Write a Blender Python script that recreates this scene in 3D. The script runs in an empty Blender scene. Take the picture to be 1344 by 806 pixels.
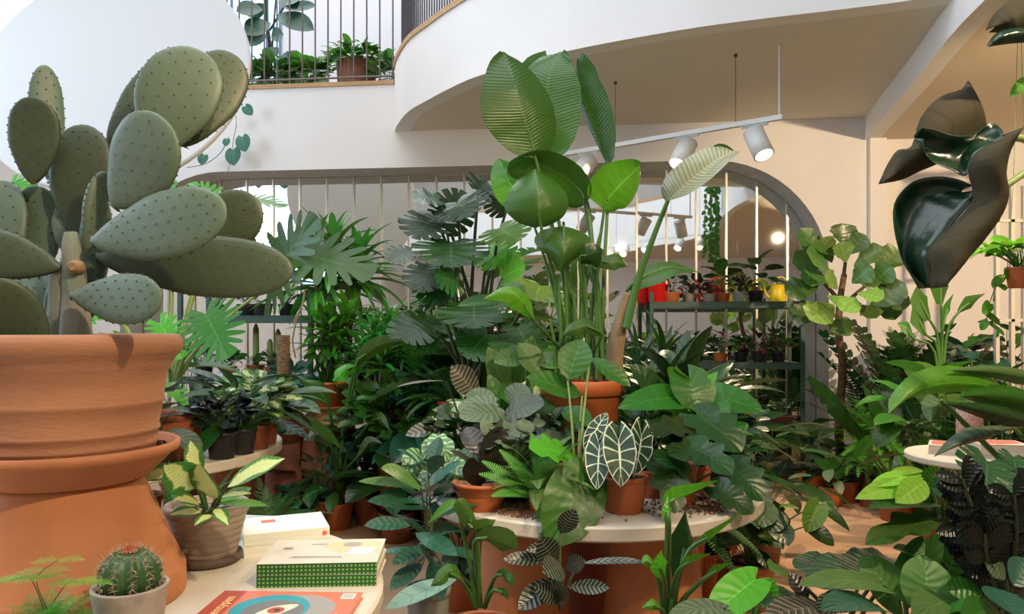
import bpy, bmesh, math, random
import numpy as np
from math import sin, cos, pi, radians as R, sqrt, atan2
C = bpy.context.scene.collection
F = 26 / 36 * 1344
CZ, HY = 1.3, 430
def P(px, py, D):
    """photo pixel + distance along the view -> a point in the room"""
    return np.array([(px - 672) / F * D, D, CZ - (py - HY) / F * D])
# ---------------------------------------------------------------- camera
cam = bpy.data.objects.new('camera', bpy.data.cameras.new('camera')); C.objects.link(cam)
cam.data.lens = 26; cam.data.sensor_width = 36; cam.data.clip_start = .05
cam.location = (0, 0, CZ); cam.rotation_euler = (pi / 2, 0, 0); cam.data.shift_y = (HY - 403) / 1344
bpy.context.scene.camera = cam
sc = bpy.context.scene
sc.view_settings.view_transform = 'Standard'; sc.view_settings.look = 'None'
sc.view_settings.exposure = 0.06; sc.view_settings.gamma = 1.0; sc.view_settings.use_curve_mapping = False
# ---------------------------------------------------------------- light
w = bpy.data.worlds.new('world'); sc.world = w; w.use_nodes = True
w.node_tree.nodes['Background'].inputs[0].default_value = (.55, .72, 1, 1)
w.node_tree.nodes['Background'].inputs[1].default_value = .5
WARM = (1, .74, .46); COOL = (.66, .82, 1)
def area(name, loc, rot, sx, sy, power, col):
    l = bpy.data.lights.new(name, 'AREA'); l.shape = 'RECTANGLE'; l.size = sx; l.size_y = sy; l.energy = power; l.color = col
    o = bpy.data.objects.new(name, l); C.objects.link(o); o.location = loc; o.rotation_euler = rot
    return o
def spot(name, loc, to, power, size, col=WARM, blend=.5, rad=.04):
    from mathutils import Vector
    l = bpy.data.lights.new(name, 'SPOT'); l.energy = power; l.spot_size = R(size); l.spot_blend = blend; l.color = col; l.shadow_soft_size = rad
    o = bpy.data.objects.new(name, l); C.objects.link(o); o.location = loc
    o.rotation_euler = (Vector(to) - Vector(loc)).to_track_quat('-Z', 'Y').to_euler()
    return o
area('skylight', (-1.2, 1.2, 6.3), (0, 0, 0), 4.5, 4.5, 225, (.86, .92, 1))
area('rear_fill', (-2.4, 7.6, 6.4), (0, 0, 0), 4, 4, 200, (.9, .95, 1))  # added fill for the disc's back and the upper floor
area('daylight_window', (-5.2, 2.6, 3.3), (0, R(-90), 0), 2.2, 4.6, 150, COOL)
# track spots and added fill spots: (lamp position, target, power, cone)
SPOTS = [((.75, 5.70, 2.50), (-2.7, 5.1, 3.0), 130, 36), ((1.66, 4.93, 2.45), (1.9, 4.5, 0), 130, 75), ((1.28, 5.25, 2.45), (.2, 3.6, .8), 120, 70), ((.72, 5.7, 2.45), (-.6, 4.0, .8), 120, 70),  # first spot is added fill for the disc's back
         ((1.6, .6, 2.9), (.5, 2.5, .7), 190, 62), ((.9, .1, 2.9), (-.9, 1.5, 1.0), 190, 55), ((2.1, 1.1, 2.9), (2.0, 3.5, .3), 190, 75),  # unseen spots added over the visitor side
         ((1.2, .35, 2.9), (1.0, 1.6, .6), 60, 60), ((.6, -.1, 2.9), (-.3, 4.2, 1.2), 190, 60), ((3.2, 2.4, 2.7), (3.5, 6.6, 1.3), 480, 75), ((2.2, 3.6, 2.8), (1.9, 4.4, 0), 200, 85)]  # more added fill; the right wall spot has no lamp head
# ---------------------------------------------------------------- materials
MATS = {}
def nodes_of(name):
    m = bpy.data.materials.new(name); m.use_nodes = True; nt = m.node_tree
    return m, nt, nt.nodes['Principled BSDF'], nt.nodes, nt.links
def mat(name, col, rough=.6, metal=0, noise=0, nscale=8, bump=0, bscale=60, emit=None, estr=0, spec=.5, col2=None, stretch=None):
    if name in MATS: return MATS[name]
    m, nt, b, N, L = nodes_of(name)
    b.inputs['Base Color'].default_value = (*col, 1); b.inputs['Roughness'].default_value = rough; b.inputs['Metallic'].default_value = metal
    b.inputs['Specular IOR Level'].default_value = spec
    if noise or bump:
        tc = N.new('ShaderNodeTexCoord'); mp = N.new('ShaderNodeMapping'); L.new(tc.outputs['Object'], mp.inputs[0])
        if stretch: mp.inputs['Scale'].default_value = stretch
    if noise:
        n = N.new('ShaderNodeTexNoise'); n.inputs['Scale'].default_value = nscale; n.inputs['Detail'].default_value = 5; L.new(mp.outputs[0], n.inputs['Vector'])
        mx = N.new('ShaderNodeMix'); mx.data_type = 'RGBA'
        c2 = col2 or tuple(c * (1 - noise) for c in col)
        mr = N.new('ShaderNodeMapRange'); mr.inputs[1].default_value = .35; mr.inputs[2].default_value = .65; L.new(n.outputs[0], mr.inputs[0])
        mx.inputs[6].default_value = (*col, 1); mx.inputs[7].default_value = (*c2, 1); L.new(mr.outputs[0], mx.inputs[0]); L.new(mx.outputs[2], b.inputs['Base Color'])
    if bump:
        n2 = N.new('ShaderNodeTexNoise'); n2.inputs['Scale'].default_value = bscale; n2.inputs['Detail'].default_value = 4; L.new(mp.outputs[0], n2.inputs['Vector'])
        bp = N.new('ShaderNodeBump'); bp.inputs['Strength'].default_value = bump; bp.inputs['Distance'].default_value = .01; L.new(n2.outputs[0], bp.inputs['Height']); L.new(bp.outputs[0], b.inputs['Normal'])
    if emit: b.inputs['Emission Color'].default_value = (*emit, 1); b.inputs['Emission Strength'].default_value = estr
    MATS[name] = m; return m
def leafmat(name, col, vein=None, back=None, mid=.05, lat=7, ls=.14, rough=.42, trans=.25, centre=None, cw=.6, spots=0, edge=None, spec=.5, var=.35, lw=.8, mids=.55):
    """leaf: UV u runs across (0..1, midrib .5), v along. vein: midrib + laterals; centre: variegated middle; edge: rim tint"""
    if name in MATS: return MATS[name]
    m, nt, b, N, L = nodes_of(name)
    def M(op, a, bb=None, c=None):
        n = N.new('ShaderNodeMath'); n.operation = op
        for i, x in enumerate((a, bb, c)):
            if x is None: continue
            if isinstance(x, (int, float)): n.inputs[i].default_value = x
            else: L.new(x, n.inputs[i])
        return n.outputs[0]
    def mixc(f, a, c):
        n = N.new('ShaderNodeMix'); n.data_type = 'RGBA'
        for i, x in ((0, f), (6, a), (7, c)):
            if isinstance(x, (int, float)): n.inputs[i].default_value = x
            elif isinstance(x, tuple): n.inputs[i].default_value = (*x, 1)
            else: L.new(x, n.inputs[i])
        return n.outputs[2]
    vein = vein or tuple(min(1, c * 1.8 + .02) for c in col); back = back or tuple(min(1, c * 1.3 + .006) for c in col)
    uv = N.new('ShaderNodeUVMap'); sp = N.new('ShaderNodeSeparateXYZ'); L.new(uv.outputs[0], sp.inputs[0])
    s = M('MULTIPLY', M('ABSOLUTE', M('SUBTRACT', sp.outputs[0], .5)), 2.0)
    v = sp.outputs[1]
    wave = M('SINE', M('MULTIPLY', M('SUBTRACT', v, M('MULTIPLY', s, .06)), lat * 2 * pi))
    latm = M('MULTIPLY', M('SMOOTH_MIN', M('MAXIMUM', M('MULTIPLY', M('SUBTRACT', wave, lw), 1 / (1.001 - lw)), 0.0), 1.0, .1), ls)
    midm = M('MULTIPLY', M('MAXIMUM', M('MINIMUM', M('MULTIPLY', M('SUBTRACT', mid, s), 30.0), 1.0), 0.0), mids)
    tc = N.new('ShaderNodeTexCoord'); nz = N.new('ShaderNodeTexNoise'); nz.inputs['Scale'].default_value = 28; nz.inputs['Detail'].default_value = 3; L.new(tc.outputs['Object'], nz.inputs[0])
    c = mixc(M('MULTIPLY', nz.outputs[0], .5), tuple(col), tuple(x * .6 for x in col))
    if centre:
        cm = M('MAXIMUM', M('MINIMUM', M('MULTIPLY', M('SUBTRACT', cw, M('ADD', s, M('MULTIPLY', M('SUBTRACT', nz.outputs[0], .5), 1.1 + spots))), 7.0), 1.0), 0.0)
        c = mixc(cm, c, centre)
    if edge: c = mixc(M('MAXIMUM', M('MINIMUM', M('MULTIPLY', M('SUBTRACT', s, .9), 14.0), 1.0), 0.0), c, edge)
    c = mixc(M('MAXIMUM', latm, midm), c, tuple(vein))
    ge = N.new('ShaderNodeNewGeometry')
    c = mixc(ge.outputs['Backfacing'], c, mixc(M('MAXIMUM', latm, midm), tuple(back), tuple(x * .8 + .03 for x in back)))
    at = N.new('ShaderNodeAttribute'); at.attribute_name = 'rnd'
    hs = N.new('ShaderNodeHueSaturation'); L.new(c, hs.inputs['Color'])
    L.new(M('ADD', .5 - .02, M('MULTIPLY', at.outputs['Fac'], .04)), hs.inputs['Hue']); L.new(M('ADD', 1 - var, M('MULTIPLY', at.outputs['Fac'], var * 2)), hs.inputs['Value'])
    L.new(hs.outputs[0], b.inputs['Base Color']); b.inputs['Roughness'].default_value = rough; b.inputs['Specular IOR Level'].default_value = spec
    bp = N.new('ShaderNodeBump'); bp.inputs['Strength'].default_value = .35; bp.inputs['Distance'].default_value = .004; L.new(M('ADD', M('MULTIPLY', wave, .22), M('MULTIPLY', nz.outputs[0], 1.5)), bp.inputs['Height']); L.new(bp.outputs[0], b.inputs['Normal'])
    tr = N.new('ShaderNodeBsdfTranslucent'); L.new(hs.outputs[0], tr.inputs[0]); ms = N.new('ShaderNodeMixShader'); ms.inputs[0].default_value = trans
    L.new(b.outputs[0], ms.inputs[1]); L.new(tr.outputs[0], ms.inputs[2]); L.new(ms.outputs[0], N['Material Output'].inputs[0])
    MATS[name] = m; return m
g_dark = leafmat('leaf_dark', (.013, .055, .008), rough=.33, spec=.4, trans=.15)
g_mid = leafmat('leaf_mid', (.032, .125, .010), rough=.36, spec=.4)
g_bright = leafmat('leaf_bright', (.09, .30, .012), rough=.4, trans=.35)
g_lime = leafmat('leaf_lime', (.22, .46, .04), rough=.4, trans=.35)
g_blue = leafmat('leaf_blue', (.014, .085, .045), vein=(.05, .16, .09), back=(.05, .13, .08), rough=.38, trans=.15)
g_soft = leafmat('leaf_soft', (.07, .16, .03), vein=(.16, .28, .1), back=(.14, .22, .09), rough=.5, ls=.15)
g_mons = leafmat('leaf_monstera', (.02, .105, .012), vein=(.14, .24, .07), back=(.1, .18, .05), rough=.36, spec=.4, lat=6, ls=.15)
g_strel = leafmat('leaf_banana', (.045, .135, .014), vein=(.10, .22, .04), back=(.07, .16, .02), rough=.33, mid=.05, lat=34, ls=.10, trans=.28, var=.22, lw=.1)
g_sheen = leafmat('leaf_sheen', (.22, .27, .16), vein=(.5, .5, .33), back=(.34, .35, .24), rough=.28, mid=.05, lat=22, ls=.5, trans=.1, lw=.2)  # silvery sheen of the big right leaf put into its colour
g_dief = leafmat('leaf_dumbcane', (.06, .22, .03), vein=(.5, .62, .22), centre=(.62, .72, .28), cw=.66, spots=.1, back=(.4, .5, .2), rough=.4, lat=12, ls=.15)
g_silver = leafmat('leaf_silver', (.06, .105, .05), vein=(.17, .22, .14), back=(.1, .13, .07), rough=.5, lat=8, ls=.45, lw=-.1, trans=.1)
g_pink = leafmat('leaf_pinstripe', (.035, .045, .025), vein=(.36, .25, .21), back=(.09, .02, .03), rough=.35, lat=11, ls=.7, lw=.55, trans=.08, mid=.04)
g_pin = leafmat('leaf_pinstripe_dark', (.012, .03, .016), vein=(.34, .31, .25), back=(.09, .015, .03), rough=.3, lat=10, ls=.75, lw=.75, trans=.05, mid=.03)
g_melon = leafmat('leaf_watermelon', (.07, .2, .05), vein=(.45, .6, .35), rough=.35, mid=0, lat=5, ls=.7, lw=.1, trans=.15)
g_polly = leafmat('leaf_white_vein', (.015, .05, .02), vein=(.62, .68, .5), back=(.08, .04, .05), edge=(.55, .6, .45), rough=.45, spec=.3, mid=.08, lat=6, ls=.9, lw=.84, trans=.05, mids=1)
g_burg = leafmat('leaf_burgundy', (.022, .022, .018), vein=(.08, .03, .025), back=(.1, .025, .02), rough=.3, trans=.06, ls=.1)
g_red = leafmat('leaf_red', (.09, .02, .02), vein=(.4, .1, .09), back=(.12, .03, .03), rough=.4, trans=.15)
g_giant = leafmat('leaf_giant', (.008, .035, .016), vein=(.015, .06, .03), back=(.06, .05, .026), rough=.25, trans=.03, mid=.02, lat=5, ls=.25, var=.1, lw=.9)
g_black = leafmat('leaf_black', (.006, .011, .008), rough=.3, spec=.35, trans=.0, back=(.008, .012, .008))
g_fern = leafmat('leaf_fern', (.07, .22, .018), rough=.45, trans=.3, lat=2, ls=0)
g_fernd = leafmat('leaf_fern_dark', (.028, .11, .014), rough=.45, trans=.3, lat=2, ls=0)
g_turq = leafmat('leaf_turquoise', (.22, .42, .38), vein=(.1, .22, .12), back=(.3, .45, .4), rough=.6, trans=.1, lat=5, ls=.5)
g_vari = leafmat('leaf_variegated', (.07, .2, .04), vein=(.4, .5, .25), centre=(.55, .62, .33), cw=.45, spots=1.2, rough=.4)
stem_g = mat('stem_green', (.055, .15, .025), .45); stem_d = mat('stem_dark', (.05, .07, .025), .6)
stem_p = mat('stem_pale', (.26, .36, .12), .5); bark = mat('bark', (.16, .09, .05), .85, noise=.5, nscale=30, bump=.6)
bark_pale = mat('bark_pale', (.36, .27, .15), .8, noise=.45, nscale=18, bump=.4, stretch=(1, 1, .25))
terra = mat('terracotta', (.56, .21, .08), .75, noise=.25, nscale=5, bump=.15, bscale=90)
terra_o = mat('terracotta_plastic', (.50, .13, .035), .5, noise=.12, nscale=4)
terra_d = mat('terracotta_dark', (.30, .085, .035), .6, noise=.2, nscale=6)
terra_h = mat('terracotta_large', (.50, .235, .125), .8, noise=.28, nscale=3, bump=.2, bscale=50, stretch=(1, 1, 3))
clay_g = mat('clay_taupe', (.34, .27, .21), .85, noise=.25, nscale=4, bump=.3, bscale=60, stretch=(1, 1, 4))
clay_dk = mat('clay_brown', (.12, .08, .065), .8, noise=.2)
clay_w = mat('clay_whitewash', (.45, .38, .31), .85, noise=.3, nscale=25, bump=.25)
p_grey = mat('plastic_grey', (.22, .23, .21), .5); p_black = mat('plastic_black', (.02, .02, .022), .45)
p_white = mat('ceramic_white', (.62, .62, .6), .4)
soil_m = mat('soil', (.075, .04, .022), .95, noise=.7, nscale=70, bump=1, bscale=110)
bark_m = mat('bark_chips', (.36, .18, .10), .9, noise=.6, nscale=60, bump=1, bscale=70)
plaster = mat('plaster', (.84, .81, .785), .85, noise=.04, nscale=2, bump=.05, bscale=30)
ceil_bounce = mat('plaster_ceiling_bounce', (.74, .69, .60), .9, noise=.04, nscale=1)  # wall plaster with warm bounce light from the floor put into its colour
wood_trim = mat('wood_trim', (.55, .33, .15), .6, noise=.25, nscale=3, stretch=(1, 12, 12))
white_lam = mat('white_laminate', (.62, .57, .47), .45, noise=.05)
steel_g = mat('green_steel', (.045, .085, .065), .4, metal=.3)
white_met = mat('white_metal', (.72, .71, .68), .4)
dark_met = mat('dark_metal', (.05, .045, .045), .5)
# ---------------------------------------------------------------- mesh helpers
class Acc:
    def __init__(s): s.V = []; s.Q = []; s.U = []; s.Rn = []; s.M = []; s.n = 0
    def add(s, V, Q, U=None, r=.5, mi=0):
        V = np.asarray(V, float); Q = np.asarray(Q, int)
        s.V.append(V); s.Q.append(Q + s.n); s.U.append(np.zeros((len(V), 2)) if U is None else U); s.Rn.append(np.full(len(V), r)); s.M.append(np.full(len(Q), mi)); s.n += len(V)
    def build(s, name, mats, parent=None, smooth=True, loc=None):
        me = bpy.data.meshes.new(name); V = np.concatenate(s.V); Q = np.concatenate(s.Q); U = np.concatenate(s.U)
        me.vertices.add(len(V)); me.vertices.foreach_set('co', V.ravel()); me.loops.add(Q.size); me.polygons.add(len(Q))
        me.loops.foreach_set('vertex_index', Q.ravel()); me.polygons.foreach_set('loop_start', np.arange(0, Q.size, 4)); me.polygons.foreach_set('loop_total', np.full(len(Q), 4))
        me.polygons.foreach_set('material_index', np.concatenate(s.M).astype(np.int32)); me.polygons.foreach_set('use_smooth', np.full(len(Q), smooth))
        me.update(calc_edges=True)
        uvl = me.uv_layers.new(name='UVMap'); uvl.data.foreach_set('uv', U[Q.ravel()].ravel())
        at = me.attributes.new('rnd', 'FLOAT', 'POINT'); at.data.foreach_set('value', np.concatenate(s.Rn))
        for m in (mats if isinstance(mats, (list, tuple)) else [mats]): me.materials.append(m)
        return link(name, me, parent, loc)
def link(name, me, parent=None, loc=None):
    o = bpy.data.objects.new(name, me); C.objects.link(o)
    if parent is not None: o.parent = parent
    if loc is not None: o.location = loc
    return o
def tag(o, label=None, cat=None, group=None, kind=None):
    if label: o['label'] = label
    if cat: o['category'] = cat
    if group: o['group'] = group
    if kind: o['kind'] = kind
    return o
def thing(name, label, cat, loc=(0, 0, 0), rz=0, group=None):
    o = link(name, None, None, loc); o.rotation_euler = (0, 0, rz); return tag(o, label, cat, group)
def grid_q(nr, nc, wrap=False):
    r = np.arange(nr - 1)[:, None]; c = np.arange(nc if wrap else nc - 1)[None, :]; c2 = (c + 1) % nc
    return np.stack([r * nc + c, r * nc + c2, (r + 1) * nc + c2, (r + 1) * nc + c], -1).reshape(-1, 4)
def tube(A, pts, r0, r1=None, k=6, mi=0, rnd=.5):
    pts = np.asarray(pts, float); n = len(pts); r1 = r0 if r1 is None else r1
    rr = np.linspace(r0, r1, n) if not hasattr(r0, '__len__') else np.asarray(r0)
    t = np.gradient(pts, axis=0); t /= np.linalg.norm(t, axis=1)[:, None] + 1e-9
    ref = np.array([.31, .95, .05]) if abs(t[0][2]) > .7 else np.array([0, 0, 1.])
    a = np.cross(t, ref); a /= np.linalg.norm(a, axis=1)[:, None] + 1e-9; b = np.cross(t, a)
    ph = np.arange(k) / k * 2 * pi
    V = pts[:, None] + rr[:, None, None] * (np.cos(ph)[None, :, None] * a[:, None] + np.sin(ph)[None, :, None] * b[:, None])
    u = np.zeros((n * k, 2)); u[:, 1] = np.repeat(np.linspace(0, 1, n), k)
    A.add(V.reshape(-1, 3), grid_q(n, k, True), u, rnd, mi)
    for e, i in ((0, pts[0]), (n - 1, pts[-1])):
        if rr[e] > .004 and k % 2 == 0:
            ring = V[e]; q = [[0, j, j + 1, j + 2] for j in range(1, k - 2, 2)]
            A.add(ring, q if e else [x[::-1] for x in q], None, rnd, mi)
def lathe(A, prof, n=36, c=(0, 0, 0), mi=0, sx=1, sy=1):
    prof = np.asarray(prof, float); ph = np.arange(n) / n * 2 * pi
    V = np.stack([prof[:, 0:1] * np.cos(ph) * sx, prof[:, 0:1] * np.sin(ph) * sy, np.repeat(prof[:, 1:2], n, 1)], -1) + np.asarray(c)
    A.add(V.reshape(-1, 3), grid_q(len(prof), n, True), None, .5, mi)
def box(A, x0, x1, y0, y1, z0, z1, mi=0):
    V = [(x, y, z) for z in (z0, z1) for y in (y0, y1) for x in (x0, x1)]
    A.add(V, [[0, 2, 3, 1], [4, 5, 7, 6], [0, 1, 5, 4], [2, 6, 7, 3], [0, 4, 6, 2], [1, 3, 7, 5]], None, .5, mi)
def bez(a, b, c, n=8):
    t = np.linspace(0, 1, n)[:, None]; a, b, c = map(lambda x: np.asarray(x, float), (a, b, c))
    return (1 - t) ** 2 * a + 2 * t * (1 - t) * b + t * t * c
def spline(pts, n):
    pts = np.asarray(pts, float); m = len(pts); P_ = np.vstack([2 * pts[0] - pts[1], pts, 2 * pts[-1] - pts[-2]]); out = []
    for s in np.linspace(0, m - 1, n):
        i = min(int(s), m - 2); t = s - i; p0, p1, p2, p3 = P_[i], P_[i + 1], P_[i + 2], P_[i + 3]
        out.append(.5 * ((2 * p1) + (p2 - p0) * t + (2 * p0 - 5 * p1 + 4 * p2 - p3) * t * t + (3 * p1 - p0 - 3 * p2 + p3) * t ** 3))
    return np.array(out)
# ---------------------------------------------------------------- leaf templates: (U across, V along, uv, quads)
def tmpl(wf, yf=None, n=10, m=2, tw=.8):
    t = np.linspace(0, 1, n + 1); s = np.linspace(-1, 1, 2 * m + 1); wv = np.array([max(.004, wf(x)) for x in t]); yv = np.array([(yf(x) if yf else x) for x in t])
    a = np.abs(s)[None] ** 1.0
    U = s[None] * wv[:, None]; V = t[:, None] * (1 - a) + yv[:, None] * a
    uv = np.stack([np.repeat((s[None] + 1) / 2, n + 1, 0), np.repeat(t[:, None], 2 * m + 1, 1)], -1)
    return U.ravel(), V.ravel(), uv.reshape(-1, 2), grid_q(n + 1, 2 * m + 1)
sn = lambda x: max(0, sin(pi * min(1, max(0, x))))
T_lance = tmpl(lambda t: sn(t ** .8) ** .9, lambda t: t + .1 * sn(t))
T_ellip = tmpl(lambda t: sn(t) ** .75, lambda t: t + .06 * sn(t))
T_paddle = tmpl(lambda t: sn(t ** .85) ** .55, lambda t: t + .05 * sn(t), 14, 3)
T_heart = tmpl(lambda t: sn(t ** .52) ** .8, lambda t: t - .26 * sn(t / .5), 12, 3)
T_arrow = tmpl(lambda t: sn(t ** .45) ** 1.3 * (.8 if t > .3 else 1), lambda t: t - .5 * sn(t / .5), 14, 2)
T_strap = tmpl(lambda t: min(1, 5 * t + .35) * (1 - t ** 3) ** .8, None, 9, 1)
T_fiddle = tmpl(lambda t: sn(t ** 1.5) ** .6 * (1 + .08 * sin(t * 25)), lambda t: t + .06 * sn(t), 14, 3)
T_round = tmpl(lambda t: sn(t ** .6) ** .5, lambda t: t - .15 * sn(t / .5), 12, 3)
def _notch(t, k, depth, wid, t0=.1, t1=.92):
    if t < t0 or t > t1: return 1
    x = (t - t0) / (t1 - t0) * k; f = abs(x - round(x)) if .5 < x < k - .2 else 1
    return 1 - depth * max(0, 1 - f / wid)
T_mons = tmpl(lambda t: sn(t ** .52) ** .75 * _notch(t, 6, .62, .22), lambda t: t - .3 * sn(t / .5) + .1 * sn(t), 48, 3)
T_sell = tmpl(lambda t: sn(t ** .55) ** .8 * _notch(t, 8, .75, .38, .05, .97), lambda t: t - .26 * sn(t / .5) + .16 * sn(t), 56, 2)
T_hast = tmpl(lambda t: sn(t ** .5) ** .9 * _notch(t, 2.4, .45, .5, .2, .9), lambda t: t - .36 * sn(t / .5), 26, 2)
def radial(a, b, yc, phi0, k, depth, wid, n=60, m=3, tipx=0, pw=1.0, mt=.8, p0=.06, p1=.95):
    t = np.linspace(0, 1, n + 1); s = np.linspace(-1, 1, 2 * m + 1); ph = R(phi0) + (pi / 2 - R(phi0)) * t
    ox = np.maximum(.004, np.cos(ph)) ** pw * a; oy = yc + b * np.sin(ph) + tipx * t ** 6; mx_ = mt * t ** 1.1; nt = np.array([_notch(x, k, depth, wid, p0, p1) if k else 1 for x in t])
    U = s[None] * (ox * nt)[:, None]; V = mx_[:, None] + np.abs(s)[None] * ((oy - mx_) * nt)[:, None]; V[-1] = mt + (oy[-1] - mt) * np.linspace(1, 1, 2 * m + 1)
    uv = np.stack([np.repeat((s[None] + 1) / 2, n + 1, 0), np.repeat(t[:, None], 2 * m + 1, 1)], -1)
    return U.ravel(), V.ravel(), uv.reshape(-1, 2), grid_q(n + 1, 2 * m + 1)
T_mons = radial(1, .62, .36, -72, 6.2, .62, .16, 70, 4)
T_heart = radial(1, .60, .34, -66, 0, 0, .2, 16, 3, tipx=.09, pw=1.1)
T_round = radial(1, .56, .42, -70, 0, 0, .2, 14, 3)
T_arrow = radial(1, .80, .2, -68, 0, 0, .2, 18, 3, tipx=.05, pw=1.35, mt=.9)
T_hast = radial(1, .64, .34, -72, 2.6, .40, .45, 30, 3, tipx=.08, p0=.15, p1=.8)
T_sell = radial(1, .66, .34, -75, 9, .66, .34, 72, 3, pw=.9)
def compound(items, asp=.15, rachis=.004):
    """leaflets (v0, angle, length in half-widths, thickness in leaf lengths); asp = half width / length of the whole leaf"""
    Us, Vs, uvs, Q = [], [], [], []; n = 0
    def put(u, v, uv, q):
        nonlocal n
        Us.append(u / asp); Vs.append(v); uvs.append(uv); Q.append(q + n); n += len(u)
    for (v0, a, l, wd) in items:
        t = np.array([0, .3, .7, 1.]); wv = np.array([.25, 1, .75, .03]) * wd / 2; l = l * asp
        uu = np.stack([-wv, wv], 1).ravel(); vv = np.repeat(t * l, 2)
        ca, sa = cos(a), sin(a); put(uu * ca + vv * sa, v0 - uu * sa + vv * ca, np.stack([np.tile([.2, .8], 4), np.repeat(t, 2)], -1), grid_q(4, 2))
    t = np.linspace(0, 1, 8); put(np.stack([-t * 0 - rachis, t * 0 + rachis], 1).ravel(), np.repeat(t, 2), np.full((16, 2), .5), grid_q(8, 2))
    return np.concatenate(Us), np.concatenate(Vs), np.concatenate(uvs), np.concatenate(Q)
T_fern = compound([(t, s * 1.35, (.95 * sn(t ** .6) ** .7 + .08), .032) for t in np.linspace(.06, .97, 26) for s in (-1, 1)], .13)
T_palm = compound([(t, s * (1.0 - .5 * t), 1.1 - .35 * t, .06) for t in np.linspace(.12, 1, 11) for s in (-1, 1)] + [(1, 0, .7, .06)], .32, .007)
T_raven = compound([(t, s * .85, 1.0 - .2 * t, .12) for t in np.linspace(.08, .94, 10) for s in (-1, 1)] + [(.95, 0, .6, .10)], .2, .012)
T_zz = compound([(t, s * .9, 1.0 - .3 * t, .06) for t in np.linspace(.1, .96, 13) for s in (-1, 1)] + [(.97, 0, .6, .05)], .13, .008)
_r = random.Random(5)
T_asp = compound([(t, s * (1.1 + _r.uniform(-.35, .35)), (.9 * sn(t ** .7) + .12) * _r.uniform(.6, 1.1), .014) for t in np.linspace(.05, .98, 30) for s in (-1, 1)], .17, .003)
def nrm(v):
    v = np.asarray(v, float); return v / (np.linalg.norm(v) + 1e-9)
def leaf(A, T, base, d, n, L, W, droop=.4, fold=.15, wave=0, roll=0, mi=0, rnd=.5, ph=0):
    U, V, uv, Q = T; d = nrm(d); n = np.asarray(n, float); n = nrm(n - d * np.dot(n, d)); s = np.cross(d, n)
    if roll: s, n = s * cos(roll) + n * sin(roll), n * cos(roll) - s * sin(roll)
    k = droop if abs(droop) > .02 else .02
    x = U * W / 2; th = k * V; au = np.abs(U)
    z = fold * au * W / 2 + wave * W * np.sin(V * 14 + ph + np.sign(U) * 1.1) * au ** 2
    yy = L * np.sin(th) / k + z * np.sin(th); zz = -L * (1 - np.cos(th)) / k + z * np.cos(th)
    A.add(np.asarray(base) + x[:, None] * s + yy[:, None] * d + zz[:, None] * n, Q, uv, rnd, mi)
# ================================================================ THE ROOM
YW = R(6); WU = np.array([cos(YW), -sin(YW), 0]); WN = np.array([-sin(YW), -cos(YW), 0])
def WP(a, z, off=0):
    v = np.array([0, 7.0, 0]) + WU * a + WN * off; v[2] = z; return v
def quad(A, a, b, c, d, mi=0): A.add([a, b, c, d], [[0, 1, 2, 3]], None, .5, mi)
def struct(A, name, m, smooth=False):
    return tag(A.build(name, m, smooth=smooth), kind='structure')
# floor
floor_m = mat('floor', (.60, .40, .25), .38, noise=.16, nscale=1.6, bump=.08, bscale=14, stretch=(.4, 1.6, 1), col2=(.46, .27, .155))
A = Acc(); box(A, -5.4, 5.2, -4.2, 8.2, -.1, 0); struct(A, 'floor', floor_m)
# back wall with the rounded mirror niche
ZC = 3.19; ZL = 3.64
AL, AR, ZT, RC = -3.95, 2.885, 2.84, 1.05
out = [(AL, 0.0)] + [(AL, z) for z in (.6, 1.2, ZT - RC)]
out += [(AL + RC - RC * cos(t), ZT - RC + RC * sin(t)) for t in np.linspace(0, pi / 2, 14)[1:]]
out += [(a, ZT) for a in np.linspace(AL + RC, AR - RC, 8)[1:]]
out += [(AR - RC + RC * sin(t), ZT - RC + RC * cos(t)) for t in np.linspace(0, pi / 2, 16)[1:]]
out += [(AR, z) for z in (1.0, .4, 0.0)]
A = Acc()
for (a0, z0), (a1, z1) in zip(out[:-1], out[1:]):
    if abs(a1 - a0) > 1e-6: quad(A, WP(a0, z0), WP(a1, z1), WP(a1, ZL), WP(a0, ZL))
quad(A, WP(-5.6, 0), WP(AL, 0), WP(AL, ZL), WP(-5.6, ZL)); quad(A, WP(AR, 0), WP(5.4, 0), WP(5.4, ZL), WP(AR, ZL))
struct(A, 'wall_back', plaster)
A = Acc()
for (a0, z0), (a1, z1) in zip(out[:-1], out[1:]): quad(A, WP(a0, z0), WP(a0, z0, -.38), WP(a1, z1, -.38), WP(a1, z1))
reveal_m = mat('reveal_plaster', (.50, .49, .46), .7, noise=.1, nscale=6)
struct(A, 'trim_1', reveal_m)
A = Acc(); quad(A, WP(-5.6, 0, -.41), WP(5.4, 0, -.41), WP(5.4, 3.3, -.41), WP(-5.6, 3.3, -.41)); struct(A, 'wall_niche', plaster)
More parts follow.
